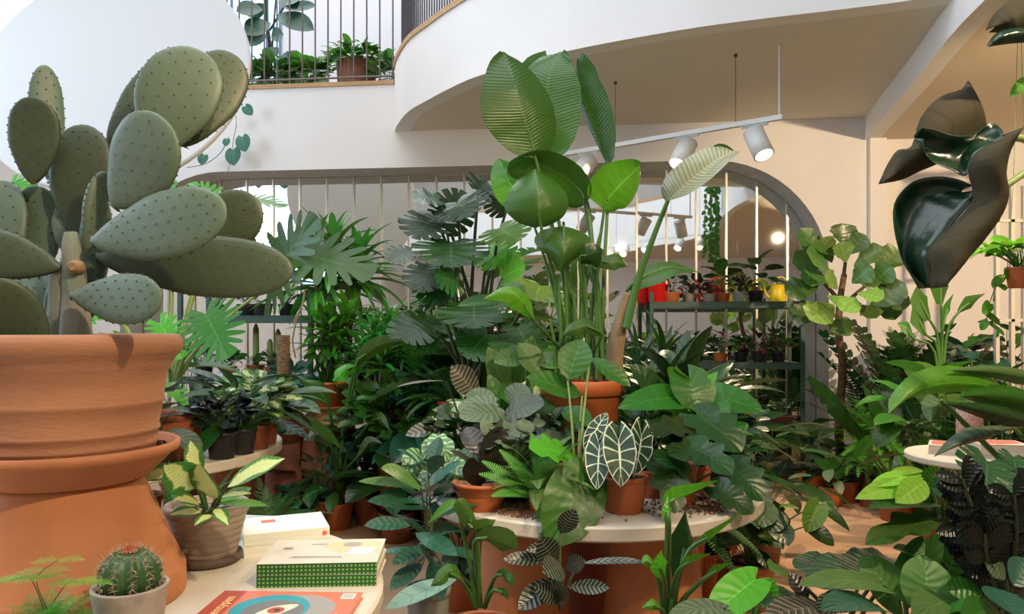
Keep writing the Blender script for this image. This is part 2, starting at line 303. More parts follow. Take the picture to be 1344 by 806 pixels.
# mirror of narrow upright panels
mir = mat('mirror_glass', (.86, .88, .86), .015, metal=1.0)
mj = mat('mirror_trim', (.62, .56, .45), .3, metal=.6)
o0 = WP(0, 0, -.375)
mt = thing('wall_mirror', 'huge round-cornered mirror of narrow upright panels filling the back wall niche', 'mirror', tuple(o0), -YW)
def ztop(a):
    if a < AL + RC: return ZT - RC + sqrt(max(0, RC ** 2 - (AL + RC - a) ** 2))
    if a > AR - RC: return ZT - RC + sqrt(max(0, RC ** 2 - (a - AR + RC) ** 2))
    return ZT
step = .285; a = AL + .01; rg = random.Random(3)
while a < AR - .02:
    b = min(a + step, AR - .005); A = Acc(); ty = rg.uniform(-.0035, .0035); tz = rg.uniform(-.003, .003); xs = np.linspace(a + .004, b - .004, 5)
    y = lambda x, z: (x - (a + b) / 2) * ty + (z - 1.4) * tz * .6
    for x0, x1 in zip(xs[:-1], xs[1:]):
        quad(A, (x0, y(x0, .02), .02), (x1, y(x1, .02), .02), (x1, y(x1, ztop(x1)), ztop(x1) - .005), (x0, y(x0, ztop(x0)), ztop(x0) - .005))
    A.build('mirror_panel', mir, mt, smooth=False)
    if a > AL + .1:
        A = Acc(); box(A, a - .009, a + .009, -.022, -.004, .02, ztop(a) - .01); A.build('panel_joint', mj, mt, smooth=False)
    a = b
# pilaster right of the niche
A = Acc(); pa = 3.22
c = [WP(pa, 0), WP(pa, 0, .07), WP(pa + .14, 0, .07), WP(pa + .14, 0)]
for i in range(3): quad(A, c[i], c[i + 1], c[i + 1] + [0, 0, 3.19], c[i] + [0, 0, 3.19])
struct(A, 'trim_2', plaster)
# gallery slab over the right half, its curved parapet, and the edge that runs on toward the front
curve = [(-1.13, 7.12), (-1.06, 6.86), (-.90, 6.45), (-.695, 6.13), (-.48, 5.82), (-.222, 5.52), (.36, 5.06), (1.05, 4.70), (1.53, 4.52), (2.1, 4.34), (2.56, 4.17)]
cv = spline([(x, y, 0) for x, y in curve], 44)
A = Acc()
far = lambda p: np.array([p[0], 7.0 - .105 * p[0] + .02, 0])
beamA, beamB = np.array([3.30, 6.66, 0]), np.array([2.56, 3.81, 0])
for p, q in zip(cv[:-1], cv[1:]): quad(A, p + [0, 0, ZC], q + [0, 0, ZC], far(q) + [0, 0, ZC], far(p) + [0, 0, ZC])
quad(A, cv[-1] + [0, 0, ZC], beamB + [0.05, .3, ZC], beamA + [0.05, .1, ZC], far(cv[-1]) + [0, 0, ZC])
struct(A, 'ceiling_gallery', ceil_bounce)
def off(path, d):
    t = np.gradient(path, axis=0); t /= np.linalg.norm(t, axis=1)[:, None]; return path + np.stack([t[:, 1], -t[:, 0], t[:, 2] * 0], -1) * -d
def wallstrip(A, path, z0, z1, th):
    o = off(path, th)
    for i in range(len(path) - 1):
        p, q, r, s = path[i], path[i + 1], o[i], o[i + 1]; U0, U1 = [0, 0, z0], [0, 0, z1]
        quad(A, p + U0, q + U0, q + U1, p + U1); quad(A, r + U0, s + U0, s + U1, r + U1); quad(A, p + U1, q + U1, s + U1, r + U1); quad(A, p + U0, q + U0, s + U0, r + U0)
ZP = 3.80
A = Acc(); wallstrip(A, cv, ZC - .002, ZP, .14); struct(A, 'wall_gallery', plaster)
A = Acc(); wallstrip(A, off(cv, -.015), ZP, ZP + .045, .18); struct(A, 'trim_3', wood_trim)
# dark close bars on the curved parapet
A = Acc(); o_ = off(cv, .07)
t = thing('balcony_railing', 'dark close-barred railing on top of the curved white balcony', 'railing', (0, 0, 0))
for s in np.linspace(0, 43, 86):
    i = min(int(s), 42); p = o_[i] + (o_[i + 1] - o_[i]) * (s - i); A.add(*[*(lambda B: (np.concatenate(B.V), np.concatenate(B.Q)))((lambda B: (box(B, p[0] - .006, p[0] + .006, p[1] - .006, p[1] + .006, ZP + .045, ZP + .95), B)[1])(Acc()))])
bars = A.build('bar', dark_met, t, smooth=False); bars['kind'] = 'stuff'
A = Acc(); tube(A, o_ + [0, 0, ZP + .96], .02, k=6); A.build('handrail', dark_met, t)
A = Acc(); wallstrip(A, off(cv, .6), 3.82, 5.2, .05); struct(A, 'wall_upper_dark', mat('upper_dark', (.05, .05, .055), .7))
# beam and the front gallery edge (white band, top rail) seen in the mirror
edge = spline([(3.30, 6.66, 0), (2.93, 5.24, 0), (2.56, 3.81, 0), (2.45, 2.4, 0), (2.35, 1.0, 0), (1.9, -.4, 0), (1.0, -1.6, 0), (-.5, -2.1, 0), (-2.4, -2.2, 0), (-4.9, -2.2, 0)], 50)
A = Acc(); n0 = 17
wallstrip(A, edge[:n0], 2.99, 3.6, -.12); wallstrip(A, edge[n0 - 1:], 2.99, 3.95, -.12); struct(A, 'wall_gallery_front', plaster)
A = Acc(); wallstrip(A, off(edge[n0 - 1:], .02), 3.95, 4.0, -.16); struct(A, 'trim_4', wood_trim)
ceil_bounce_tan = mat('plaster_bounce_tan', (.70, .59, .44), .9)  # tan holds the warm bounce light under the right ceiling
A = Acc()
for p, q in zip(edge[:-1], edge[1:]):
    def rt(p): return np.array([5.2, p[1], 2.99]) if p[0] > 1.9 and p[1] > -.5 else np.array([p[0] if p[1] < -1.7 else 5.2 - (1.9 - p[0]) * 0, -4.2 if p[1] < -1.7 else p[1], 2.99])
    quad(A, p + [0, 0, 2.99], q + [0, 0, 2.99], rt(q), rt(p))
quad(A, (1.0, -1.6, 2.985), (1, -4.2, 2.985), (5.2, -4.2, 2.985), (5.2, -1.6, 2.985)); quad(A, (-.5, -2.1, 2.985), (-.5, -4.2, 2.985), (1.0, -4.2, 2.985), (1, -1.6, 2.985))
struct(A, 'ceiling_right', ceil_bounce_tan)
# outer walls and roof
A = Acc(); quad(A, (5.2, -4.2, 0), (5.2, 8, 0), (5.2, 8, 6.6), (5.2, -4.2, 6.6)); struct(A, 'wall_right', mat('plaster_warm', (.72, .6, .47), .9))
A = Acc(); quad(A, (-5.4, -4.2, 0), (5.2, -4.2, 0), (5.2, -4.2, 6.6), (-5.4, -4.2, 6.6)); struct(A, 'wall_front', plaster)
A = Acc(); quad(A, (-5.4, -4.2, 6.6), (5.2, -4.2, 6.6), (5.2, 11, 6.6), (-5.4, 11, 6.6)); struct(A, 'ceiling_atrium', plaster)
A = Acc()
for y0, y1, z0, z1 in ((-4.2, .3, 0, 6.6), (4.95, 8, 0, 6.6), (.3, 4.95, 0, 2.1), (.3, 4.95, 4.4, 6.6), (8, 11, 0, 6.6)): quad(A, (-5.4, y0, z0), (-5.4, y1, z0), (-5.4, y1, z1), (-5.4, y0, z1))
struct(A, 'wall_left', plaster)
sky_m = mat('window_daylight', (.6, .75, 1), .2, emit=(.52, .74, 1), estr=.75)
A = Acc(); quad(A, (-5.45, .3, 2.1), (-5.45, 4.95, 2.1), (-5.45, 4.95, 4.4), (-5.45, .3, 4.4)); struct(A, 'window_1', sky_m)
A = Acc()
for y in (.3, 1.45, 2.6, 3.75, 4.9): box(A, -5.42, -5.36, y, y + .05, 2.1, 4.4)
for z in (2.1, 3.2, 4.35): box(A, -5.42, -5.36, .3, 4.95, z, z + .05)
struct(A, 'window_1_frame', white_met)
# upper floor behind the back wall
A = Acc()
quad(A, WP(-5.6, 3.60), WP(-1.0, 3.60), WP(-1.0, 3.60, -3), WP(-5.6, 3.60, -3)); struct(A, 'floor_upper', plaster)
A = Acc(); c = [WP(-5.7, ZL), WP(-1.14, ZL), WP(-1.14, ZL, -.22), WP(-5.7, ZL, -.22)]
u = [0, 0, .04]; f = WN * .015
quad(A, c[0] + f, c[1] + f, c[1] + f + u, c[0] + f + u); quad(A, c[0] + f + u, c[1] + f + u, c[2] + u, c[3] + u); quad(A, c[0] + f, c[1] + f, c[1], c[0]); struct(A, 'trim_5', wood_trim)
up_m = mat('upper_plaster', (.50, .48, .50), .9)
A = Acc(); a1 = (WP(-3.55, 0, -2.6)); quad(A, WP(-3.4, 3.6, -2.6), WP(4, 3.6, -2.6), WP(4, 6.6, -2.6), WP(-3.4, 6.6, -2.6)); quad(A, WP(-6, 3.6, -2.6), WP(-4.6, 3.6, -2.6), WP(-4.6, 6.6, -2.6), WP(-6, 6.6, -2.6)); struct(A, 'wall_upper', up_m)
A = Acc(); quad(A, WP(-4.6, 3.6, -2.62), WP(-3.4, 3.6, -2.62), WP(-3.4, 6.2, -2.62), WP(-4.6, 6.2, -2.62)); struct(A, 'window_2', mat('window_daylight_b', (.5, .7, 1), .2, emit=(.45, .68, 1), estr=.9))
A = Acc()
for aa in (-4.6, -4.1, -3.6, -3.42): quad(A, WP(aa, 3.6, -2.58), WP(aa + .04, 3.6, -2.58), WP(aa + .04, 6.2, -2.58), WP(aa, 6.2, -2.58))
struct(A, 'window_2_frame', mat('frame_blue', (.08, .13, .22), .5))
# gallery railing on the left: slim bars with bottom rail
rl = thing('gallery_railing', 'slim bronze railing of thin upright bars on the upper floor edge', 'railing', tuple(WP(0, 0, -.06)), -YW)
for k in range(29):
    x = -1.17 - k * .13; A = Acc(); tube(A, [(x, 0, 3.68), (x, 0, 4.6)], .0085, k=6); A.build('bar', mat('bronze', (.16, .13, .11), .5, metal=.3), rl)
for z, r in ((3.745, .010), (4.6, .016)):
    A = Acc(); tube(A, [(-1.15, 0, z), (-4.85, 0, z)], r, k=6); A.build('rail', MATS['bronze'], rl)
# ---------------------------------------------------------------- round tables
def slab_table(name, label, cx, cy, r, h, th, m, feet=True, tray=None, group=None):
    t = thing(name, label, 'table', (cx, cy, 0), 0, group)
    A = Acc(); lathe(A, [(0.001, h - th), (r - .006, h - th), (r, h - th + .006), (r, h - .006), (r - .006, h), (.001, h)], 96); A.build('tabletop', m, t, smooth=False)
    if feet:
        A = Acc(); lathe(A, [(.001, 0), (.22, 0), (.22, .02), (.05, .05), (.04, .12), (.04, h - th - .02), (.12, h - th), (.001, h - th)], 32); A.build('pedestal', white_met, t)
    return t
TA = slab_table('round_table', 'round white table in the left foreground carrying books and pots', -.90, 1.50, .63, .75, .035, white_lam)
TB = slab_table('round_table', 'large round cream display table in the centre resting on upturned terracotta pots', .276, 2.62, .585, .75, .045, white_lam, feet=False)
TD = slab_table('round_table', 'round white table behind the tall cactus, crowded with foliage pots', -1.90, 3.42, .80, .75, .045, white_lam)
TG = slab_table('round_table', 'white round table half hidden in the foliage behind the central display', -.10, 4.5, .44, .75, .045, white_lam)
TC = slab_table('round_table', 'small round cream table with books near the right wall', 1.99, 3.18, .27, .755, .03, white_lam)
# loose clay pebbles on the centre table
A = Acc(); rs = np.random.RandomState(4)
for k in range(1500):
    reg = rs.rand()
    if reg < .5: x, y = rs.normal(-.22, .07), rs.normal(-.40, .06)
    elif reg < .8: x, y = rs.normal(.33, .1), rs.normal(-.33, .08)
    else: x, y = rs.normal(0, .25), rs.normal(-.1, .2)
    if x * x + y * y > .55 ** 2: continue
    s = rs.uniform(.003, .0055); d = rs.randn(8, 3) * .15 + np.array([[i, j, l] for l in (-1, 1) for j in (-1, 1) for i in (-1, 1)]); d *= s / 1.4; d[:, 2] *= .8
    A.add(d + [x, y, s * .55], [[0, 2, 3, 1], [4, 5, 7, 6], [0, 1, 5, 4], [2, 6, 7, 3], [0, 4, 6, 2], [1, 3, 7, 5]], None, rs.rand())
tag(A.build('clay_pebbles', bark_m, loc=(.276, 2.62, .75)), 'loose brown clay pebbles spilled over the central cream table', 'pebbles', kind='stuff')
def big_pot_down(cx, cy, z0, h, r0, r1, label, group=None, m=terra):
    t = thing('upturned_pot', label, 'pot', (cx, cy, z0), 0, group); A = Acc()
    lathe(A, [(r0 * .93, .0), (r0, .0), (r0 * 1.0, h * .13), (r0 * .975, h * .15), (r0 * .95, h * .16), (r1 * 1.03 + .0, h * .86), (r1 * 1.035, h * .87), (r1 * 1.035, h * .90), (r1, h * .915), (r1 * .98, h - .004), (r1 * .95, h), (.001, h)], 56)
    A.build('body', m, t); return t
big_pot_down(.04, 2.48, 0, .703, .18, .135, 'upturned terracotta pot under the left side of the central table')
big_pot_down(.47, 2.46, 0, .703, .19, .14, 'upturned terracotta pot under the right side of the central table')
big_pot_down(.26, 2.86, 0, .703, .2, .15, 'upturned terracotta pot at the back under the central table', m=terra_d)
# low plain benches below the lens that carry the nearest plants
wb = mat('bench_wood', (.33, .2, .11), .6, noise=.4, nscale=5, stretch=(1, 10, 1))
def bench(label, x0, x1, y0, y1, h):
    t = thing('low_bench', label, 'bench', ((x0 + x1) / 2, (y0 + y1) / 2, 0)); X, Y = (x1 - x0) / 2, (y1 - y0) / 2
    A = Acc(); box(A, -X, X, -Y, Y, h - .03, h); A.build('seat', wb, t, smooth=False)
    for sx in (-1, 1):
        for sy in (-1, 1):
            A = Acc(); cx, cy = sx * (X - .04), sy * (Y - .04); box(A, cx - .02, cx + .02, cy - .02, cy + .02, 0, h - .03); A.build('leg', wb, t, smooth=False)
bench('low wooden bench in front of the central table', -.42, .62, 1.55, 1.98, .40)
bench('low wooden bench in the right foreground', .30, 1.75, 1.05, 1.53, .46)
# ---------------------------------------------------------------- steel shelving
def shelving(name, label, cx, cy, W, Dp, levels, H):
    t = thing(name, label, 'shelf', (cx, cy, 0), -YW)
    for sx in (-1, 1):
        for sy in (-1, 1):
            A = Acc(); x, y = sx * W / 2, sy * Dp / 2; box(A, x - .016, x + .016, y - .016, y + .016, .06, H)
            p = A.build('post', steel_g, t, smooth=False); A = Acc(); lathe(A, [(.001, -.03), (.03, -.028), (.03, .0), (.001, .002)], 16)
            tube(A, [(0, 0, 0), (0, 0, .03)], .01); A.build('foot', p_black, p, loc=(x, y, .035))
    for z in levels:
        A = Acc(); box(A, -W / 2 + .016, W / 2 - .016, -Dp / 2 - .012, Dp / 2 + .012, z - .055, z - .005); box(A, -W / 2 + .016, W / 2 - .016, -Dp / 2 - .016, Dp / 2, z - .005, z)
        A.build('shelf_board', steel_g, t, smooth=False)
    return t
SRX, SRY = 1.84, 6.48
shelving('steel_shelf', 'dark green steel shelving with watering cans on top, near the right of the mirror', SRX, SRY, 1.25, .42, (.12, .50, 1.005, 1.52), 1.60)
shelving('steel_shelf', 'dark green steel shelving seen between the tall cactus and the corn plants', -1.98, 5.75, 1.02, .42, (.30, .93, 1.39), 1.58)
def on_shelf(px, S='R', dy=0):
    """local x on the shelf front for a photo column"""
    cx, cy = (SRX, SRY) if S == 'R' else (-1.98, 5.75)
    u = (px - 672) / F; a = (u * (cy - .1) - cx) / (cos(YW) + u * sin(YW)); return cx + a * cos(YW) + dy * sin(YW) , cy - a * sin(YW) + dy * cos(YW) - .06
# ---------------------------------------------------------------- the big disc and its wires
t = thing('hanging_disc', 'huge white round disc hanging tilted over the cactus', 'disc', (-2.74, 5.1, 3.05))
t.rotation_euler = (R(-20), 0, 0)
A = Acc(); lathe(A, [(.001, -.02), (.92, -.02), (.93, -.012), (.93, .012), (.92, .02), (.001, .02)], 128, mi=0)
V = A.V[0]; V[:, [1, 2]] = V[:, [2, 1]] * [1, 1]; A.Q[0] = A.Q[0][:, ::-1]
A.build('panel', mat('disc_white', (.62, .605, .585), .8), t, smooth=False)
for x in (-.5, .5):
    A = Acc(); tube(A, [(x, .02, .6), (x, .02 - 3.1 * sin(R(20)), .6 + 3.1 * cos(R(20)))], .003, k=4); A.build('wire', dark_met, t)
# ---------------------------------------------------------------- track lights
def track(label, p0, p1, heads, wires, ztop_, cat='track light'):
    p0, p1 = np.array(p0), np.array(p1); t = thing('track_light', label, cat, tuple(p0)); d = p1 - p0; L_ = np.linalg.norm(d); u = d / L_; s = np.array([-u[1], u[0], 0])
    A = Acc(); c = [(a * .018) * s + np.array([0, 0, b * .016]) for a, b in ((-1, -1), (1, -1), (1, 1), (-1, 1))]
    A.add([x for x in c] + [x + d for x in c], [[0, 1, 5, 4], [1, 2, 6, 5], [2, 3, 7, 6], [3, 0, 4, 7], [3, 2, 1, 0], [4, 5, 6, 7]]); A.build('rail', white_met, t, smooth=False)
    for f_, r_ in wires:
        A = Acc(); tube(A, [d * f_ + [0, 0, .016], d * f_ + [0, 0, ztop_ - p0[2] - .001]], r_, k=6); tube(A, [d * f_ + [0, 0, ztop_ - p0[2] - .02], d * f_ + [0, 0, ztop_ - p0[2] - .001]], .012, k=8); A.build('suspension_rod', white_met if r_ > .004 else dark_met, t)
    for f_, dr in heads:
        b = d * f_ + np.array([0, 0, -.016]); dr = nrm(dr); A = Acc()
        tube(A, [b - u * .09 + [0, 0, -.008], b + u * .09 + [0, 0, -.008]], .014, k=4); a_ = A.build('adapter', white_met, t, smooth=False)
        A = Acc(); c0 = b + [0, 0, -.075]; tube(A, [b, c0], .007, k=6); A.build('arm', white_met, a_)
        A = Acc(); e0, e1 = c0 - dr * .03, c0 + dr * .175
        tube(A, [e0, e0 + dr * .001, e1, e1 + dr * .001, e1 - dr * .012, e1 - dr * .013], [.055, .07, .07, .062, .062, .06], k=24); h = A.build('lamp_head', white_met, t)
        A = Acc(); tube(A, [e1 - dr * .010, e1 + dr * .003], [.058, .058], k=24); A.build('lens', mat('lamp_lens', (1, .9, .7), .3, emit=(1, .82, .5), estr=14), h)
track('white ceiling track with three spotlights hanging under the curved balcony', (1.80, 4.915, 2.70), (.30, 6.06, 2.70),
      [(.10, (.25, -.5, -1)), (.36, (-.55, -.4, -1)), (.80, (-.7, -.5, -1))], [(.012, .007), (.17, .002), (.67, .002)], ZC)
track('white ceiling track at the right edge behind the giant leaf', (3.35, 4.55, 2.68), (3.9, 5.2, 2.68), [(.12, (.3, -.4, -1)), (.8, (.2, .3, -1))], [(.05, .003), (.9, .003)], 2.99)
track('unseen added track of fill spotlights over the visitor side', (2.3, 1.25, 2.95), (.3, -.4, 2.95), [(.1, (0, .5, -1)), (.3, (-.3, .6, -.8)), (.55, (-.5, .5, -.7)), (.8, (-.3, .8, -.6)), (.95, (-.1, .9, -.5))], [(.1, .003), (.9, .003)], 6.59)  # added behind the camera to carry the fill spots
for p_, q_, e_, s_ in SPOTS: spot('track_and_fill_spot', p_, q_, e_, s_)

t = thing('pendant_lamp', 'small beige cone pendant lamp at the far left edge', 'lamp', tuple(P(-6, 165, 5.6))); A = Acc(); lathe(A, [(.02, .16), (.12, .0), (.125, -.005), (.118, -.004), (.016, .15)], 32); A.build('lamp_shade', mat('shade_beige', (.62, .48, .32), .7), t); A = Acc(); tube(A, [(0, 0, .15), (0, 0, 3.7)], .003, k=4); A.build('cord', dark_met, t)
# ================================================================ POTS AND PLANTS
def pot_prof(r, h, style='nursery'):
    b = r * .74
    if style == 'terra': p = [(.001, 0), (b, 0), (b + .003, .003), (r * .93, h * .80), (r * .95, h * .81), (r, h * .82), (r * 1.0, h * .985), (r * .985, h), (r * .9, h), (r * .885, h * .97), (r * .86, h * .80), (.001, h * .80)]
    elif style == 'bowl': p = [(.001, 0), (r * .62, 0), (r * .66, .003), (r * .86, h * .5), (r * .87, h * .56), (r * .9, h * .58), (r * .95, h * .86), (r * 1.0, h * .88), (r, h * .99), (r * .97, h), (r * .9, h * .98), (r * .88, h * .84), (.001, h * .84)]
    elif style == 'block': p = [(.001, 0), (r * .72, 0), (r * .75, .004), (r * .95, h * .97), (r * .96, h), (r * .84, h), (r * .82, h * .82), (.001, h * .82)]
    else: p = [(.001, 0), (b, 0), (b + .002, .002), (r * .94, h * .86), (r * .945, h * .87), (r, h * .88), (r, h * .985), (r * .985, h), (r * .93, h), (r * .915, h * .97), (r * .9, h * .85), (.001, h * .85)]
    return p
SOILF = {'terra': .9, 'bowl': .9, 'block': .9, 'nursery': .92}
def add_soil(parent, r, z, m=None):
    A = Acc(); rs = np.random.RandomState(int(r * 9999)); n = 22
    rr = np.array([.001, .35, .65, .88, 1.0]) * r; ph = np.arange(n) / n * 2 * pi
    Z = z + rs.uniform(-.003, .004, (5, n)); V = np.stack([rr[:, None] * np.cos(ph), rr[:, None] * np.sin(ph), Z], -1).reshape(-1, 3)
    A.add(V, grid_q(5, n, True)); return A.build('soil', m or soil_m, parent, smooth=False)
POTS = []
class Plant:
    def __init__(s, name, label, cat, x, y, z, seed=0, group=None):
        s.t = thing(name, label, cat, (x, y, z), 0, group); s.A = Acc(); s.S = Acc(); s.r = random.Random(seed); s.o = np.array([x, y, z]); s.z = 0
    def pot(s, r, h, m=terra_o, style='nursery', soil=soil_m):
        A = Acc(); lathe(A, pot_prof(r, h, style), 40); p = A.build('pot', m, s.t); add_soil(p, r * {'terra': .86, 'bowl': .88, 'block': .82, 'nursery': .9}[style], h * SOILF[style], soil)
        s.z = h * SOILF[style]; POTS.append([s, r, h, False]); return s
    def done(s, lm, sm=stem_g, lname='foliage', sname='stems'):
        if s.A.n: s.A.build(lname, lm, s.t)
        if s.S.n: s.S.build(sname, sm, s.t, smooth=True)
        return s.t
def az(a): return np.array([cos(a), sin(a), 0])
UP = np.array([0, 0, 1.])
def rosette(p, T, n, L, W, pl, pe=(35, 80), bl=(-10, 30), droop=.5, fold=.2, wave=.01, pr=.004, spread=.3, a0=0, z=None, c=(0, 0), nm=1, face=0, asp=None):
    """n leaves on petioles of length pl, elevation pe (outer, inner), blade pitch bl; face: tilts blades toward the room front"""
    r = p.r; z = p.z if z is None else z
    for i in range(n):
        f = i / max(1, n - 1); a = a0 + i * 2.4 + r.uniform(-.35, .35); e = R(pe[0] + (pe[1] - pe[0]) * f + r.uniform(-7, 7)); l = pl * r.uniform(.72, 1.15) * (.75 + .35 * f if pe[1] > 60 else 1)
        b = np.array([c[0], c[1], z]) + az(a) * spread * .05; u = az(a)
        end = b + (u * cos(e) + UP * sin(e)) * l; mid = b + (u * cos(e) * .3 + UP * sin(min(1.5, e + .25))) * l * .55
        if pl > .015: tube(p.S, bez(b, mid, end, 6), pr, pr * .55, k=5, rnd=r.random())
        q = R(bl[0] + (bl[1] - bl[0]) * f + r.uniform(-14, 14)); d = u * cos(q) + UP * sin(q); nn = -u * sin(q) + UP * cos(q) + np.array([0, -face, 0])
        s = r.uniform(.75, 1.12); leaf(p.A, T, end, d, nn, L * s, W * s, droop * r.uniform(.5, 1.4), fold * r.uniform(.4, 1.3), wave, r.uniform(-.35, .35), r.randrange(nm), r.random(), r.random() * 6)
def bushy(p, T, n, L, W, rx, rz, zc=.5, nst=14, droop=.5, fold=.15, wave=.01, pr=.003, hang=0, nm=1, cy=0, cx=0, up=.25):
    """n small leaves over an ellipsoid dome with branching stems"""
    r = p.r; base = np.array([cx * .3, cy * .3, p.z]); tips = []
    for i in range(n):
        a = r.uniform(0, 2 * pi); k = r.uniform(-.25 - hang, 1) if rz else 0; q = sqrt(max(0, 1 - min(1, abs(k)) ** 2)); rad = r.uniform(.45, 1.0)
        pt = np.array([cx + rx * q * cos(a) * rad, cy + rx * q * sin(a) * rad, p.z + rz * (zc + (1 - zc) * k * rad)])
        if pt[2] < p.z * (1 - hang) + .01 * (1 - hang): pt[2] = p.z * (1 - hang) + r.uniform(.01, .05)
        out_ = nrm([cos(a), sin(a), up + max(0, k) * .6 - hang * .8]); nn = nrm([cos(a) * .25, sin(a) * .25 - .35, 1])
        leaf(p.A, T, pt, out_ + np.array([r.uniform(-.5, .5), r.uniform(-.5, .5), r.uniform(-.4, .3)]), nn, L * r.uniform(.6, 1.15), W * r.uniform(.7, 1.15), droop * r.uniform(.3, 1.6), fold, wave, r.uniform(-.5, .5), r.randrange(nm), r.random(), r.random() * 6)
        tips.append(pt)
    for i in range(min(len(tips), nst * 3)):
        t_ = tips[i]; tube(p.S, bez(base + az(i * 2.4) * .012, base * .5 + t_ * .5 + UP * .12 * rz, t_, 6), pr, pr * .4, k=4, rnd=r.random())
def fronds(p, T, n, L, W, e=(15, 80), droop=1.1, fold=.1, pr=.002, stem=.1, z=None, c=(0, 0), nm=1, roll=.3):
    r = p.r; z = p.z if z is None else z
    for i in range(n):
        f = i / max(1, n - 1); a = i * 2.4 + r.uniform(-.4, .4); q = R(e[0] + (e[1] - e[0]) * f + r.uniform(-8, 8)); u = az(a); d = u * cos(q) + UP * sin(q); nn = -u * sin(q) + UP * cos(q)
        b = np.array([c[0], c[1], z]); b2 = b + d * L * stem; tube(p.S, [b, (b + b2) / 2, b2 + d * .01], pr, pr, k=4)
        s = r.uniform(.7, 1.1); leaf(p.A, T, b2, d, nn, L * s, W * s, droop * r.uniform(.6, 1.3), fold, 0, r.uniform(-roll, roll), r.randrange(nm), r.random())
def cane(p, pts, r0, r1, T, n, L, W, t0=.4, e=(-10, 60), droop=.5, fold=.25, wave=.01, pl=.03, k=8, trunk=None, nm=1, mats=None, spiral=2.4):
    """a trunk through pts with leaves from t0 up; trunk goes to its own list"""
    r = p.r; path = spline([np.array(q) + [0, 0, p.z] for q in pts], 14); tube(trunk or p.S, path, r0, r1, k=k)
    for i in range(n):
        f = i / max(1, n - 1); s = t0 + (1 - t0) * f; x = s * 13; j = min(int(x), 12); b = path[j] + (path[j + 1] - path[j]) * (x - j)
        a = i * spiral + r.uniform(-.3, .3); q = R(e[0] + (e[1] - e[0]) * f + r.uniform(-12, 12)); u = az(a); d = u * cos(q) + UP * sin(q); b2 = b + (u * .8 + UP * .5) * pl
        tube(p.S, [b, b2], .003, .002, k=4); leaf(p.A, T, b2, d, -u * sin(q) + UP * cos(q), L * r.uniform(.75, 1.1) * (1 - .25 * f), W * r.uniform(.8, 1.1) * (1 - .2 * f), droop * r.uniform(.5, 1.4), fold, wave, r.uniform(-.3, .3), r.randrange(nm), r.random(), r.random() * 6)
def vine(p, pts, T, n, L, pr=.003, m=0):
    path = spline(pts, 24); tube(p.S, path, pr, pr * .6, k=5); r = p.r
    for i in range(n):
        x = (i + .5) / n * 22.9; j = int(x); b = path[j] + (path[j + 1] - path[j]) * (x - j); a = i * 2.4 + r.random(); d = nrm([cos(a), sin(a) - .4, -.7])
        leaf(p.A, T, b, d, [0, -1, .6], L * r.uniform(.7, 1.2), L * .85 * r.uniform(.7, 1.1), .4, .15, .01, r.uniform(-.6, .6), m, r.random())
def hero(A, mid, wl, wr, o, dl=0, dr=0, fold=0, n=14, m=4, T=None, wave=0, mi=0, rnd=.5, curl=0):
    """leaf laid along a midrib of (px, py, D) with half-widths in photo pixels to its left and right (evenly spaced lists)"""
    pts = spline([P(*q) for q in mid], 16 * n + 1)[(np.round((.5 - .5 * np.cos(np.linspace(0, pi, n + 1))) * 16 * n)).astype(int)]; D = pts[:, 1:2]; t = np.gradient(pts, axis=0); t /= np.linalg.norm(t, axis=1)[:, None] + 1e-9
    ref = np.array([0, -1, 0.0]); s = -np.cross(ref, t); s /= np.linalg.norm(s, axis=1)[:, None]   # to the right of travel in the picture
    nn = np.cross(t, s) * -1; q = np.round((.5 - .5 * np.cos(np.linspace(0, pi, n + 1))) * 16 * n) / (16 * n)
    f = lambda w: w[0] * np.array([max(.01, sn(x ** w[1])) ** w[2] for x in q]) if isinstance(w, tuple) else np.interp(q, np.linspace(0, 1, len(w)), w) if len(w) < 5 else np.maximum(0, spline([[x, 0, 0] for x in w], 16 * n + 1)[(q * 16 * n).round().astype(int), 0])
    WL, WR = f(wl), f(wr); rows = []; S = np.linspace(-1, 1, 2 * m + 1)
    for k in S:
        ww = (WL if k < 0 else WR)[:, None] / F * D * abs(k); dd = (dl if k < 0 else dr) * abs(k) ** 1.5
        z = fold * abs(k) * ww + wave * np.sin(q * 30 + (2 if k < 0 else 0))[:, None] * ww * abs(k) ** 2
        rows.append(pts + s * ww * (1 if k > 0 else -1) * 1.0 + np.array([0, dd, 0]) * (ww > 0) * np.minimum(1, ww / .01) + nn * -z + t * ww * (.12))
    V = np.stack(rows, 1).reshape(-1, 3) - o; uv = np.stack([np.repeat((S[None] + 1) / 2, n + 1, 0), np.repeat(q[:, None], 2 * m + 1, 1)], -1).reshape(-1, 2)
    A.add(V, grid_q(n + 1, 2 * m + 1), uv, rnd, mi)
def ptube(A, pts, r0, r1, o, k=8, n=10): tube(A, spline([P(*q) for q in pts], n) - o, r0, r1, k=k)
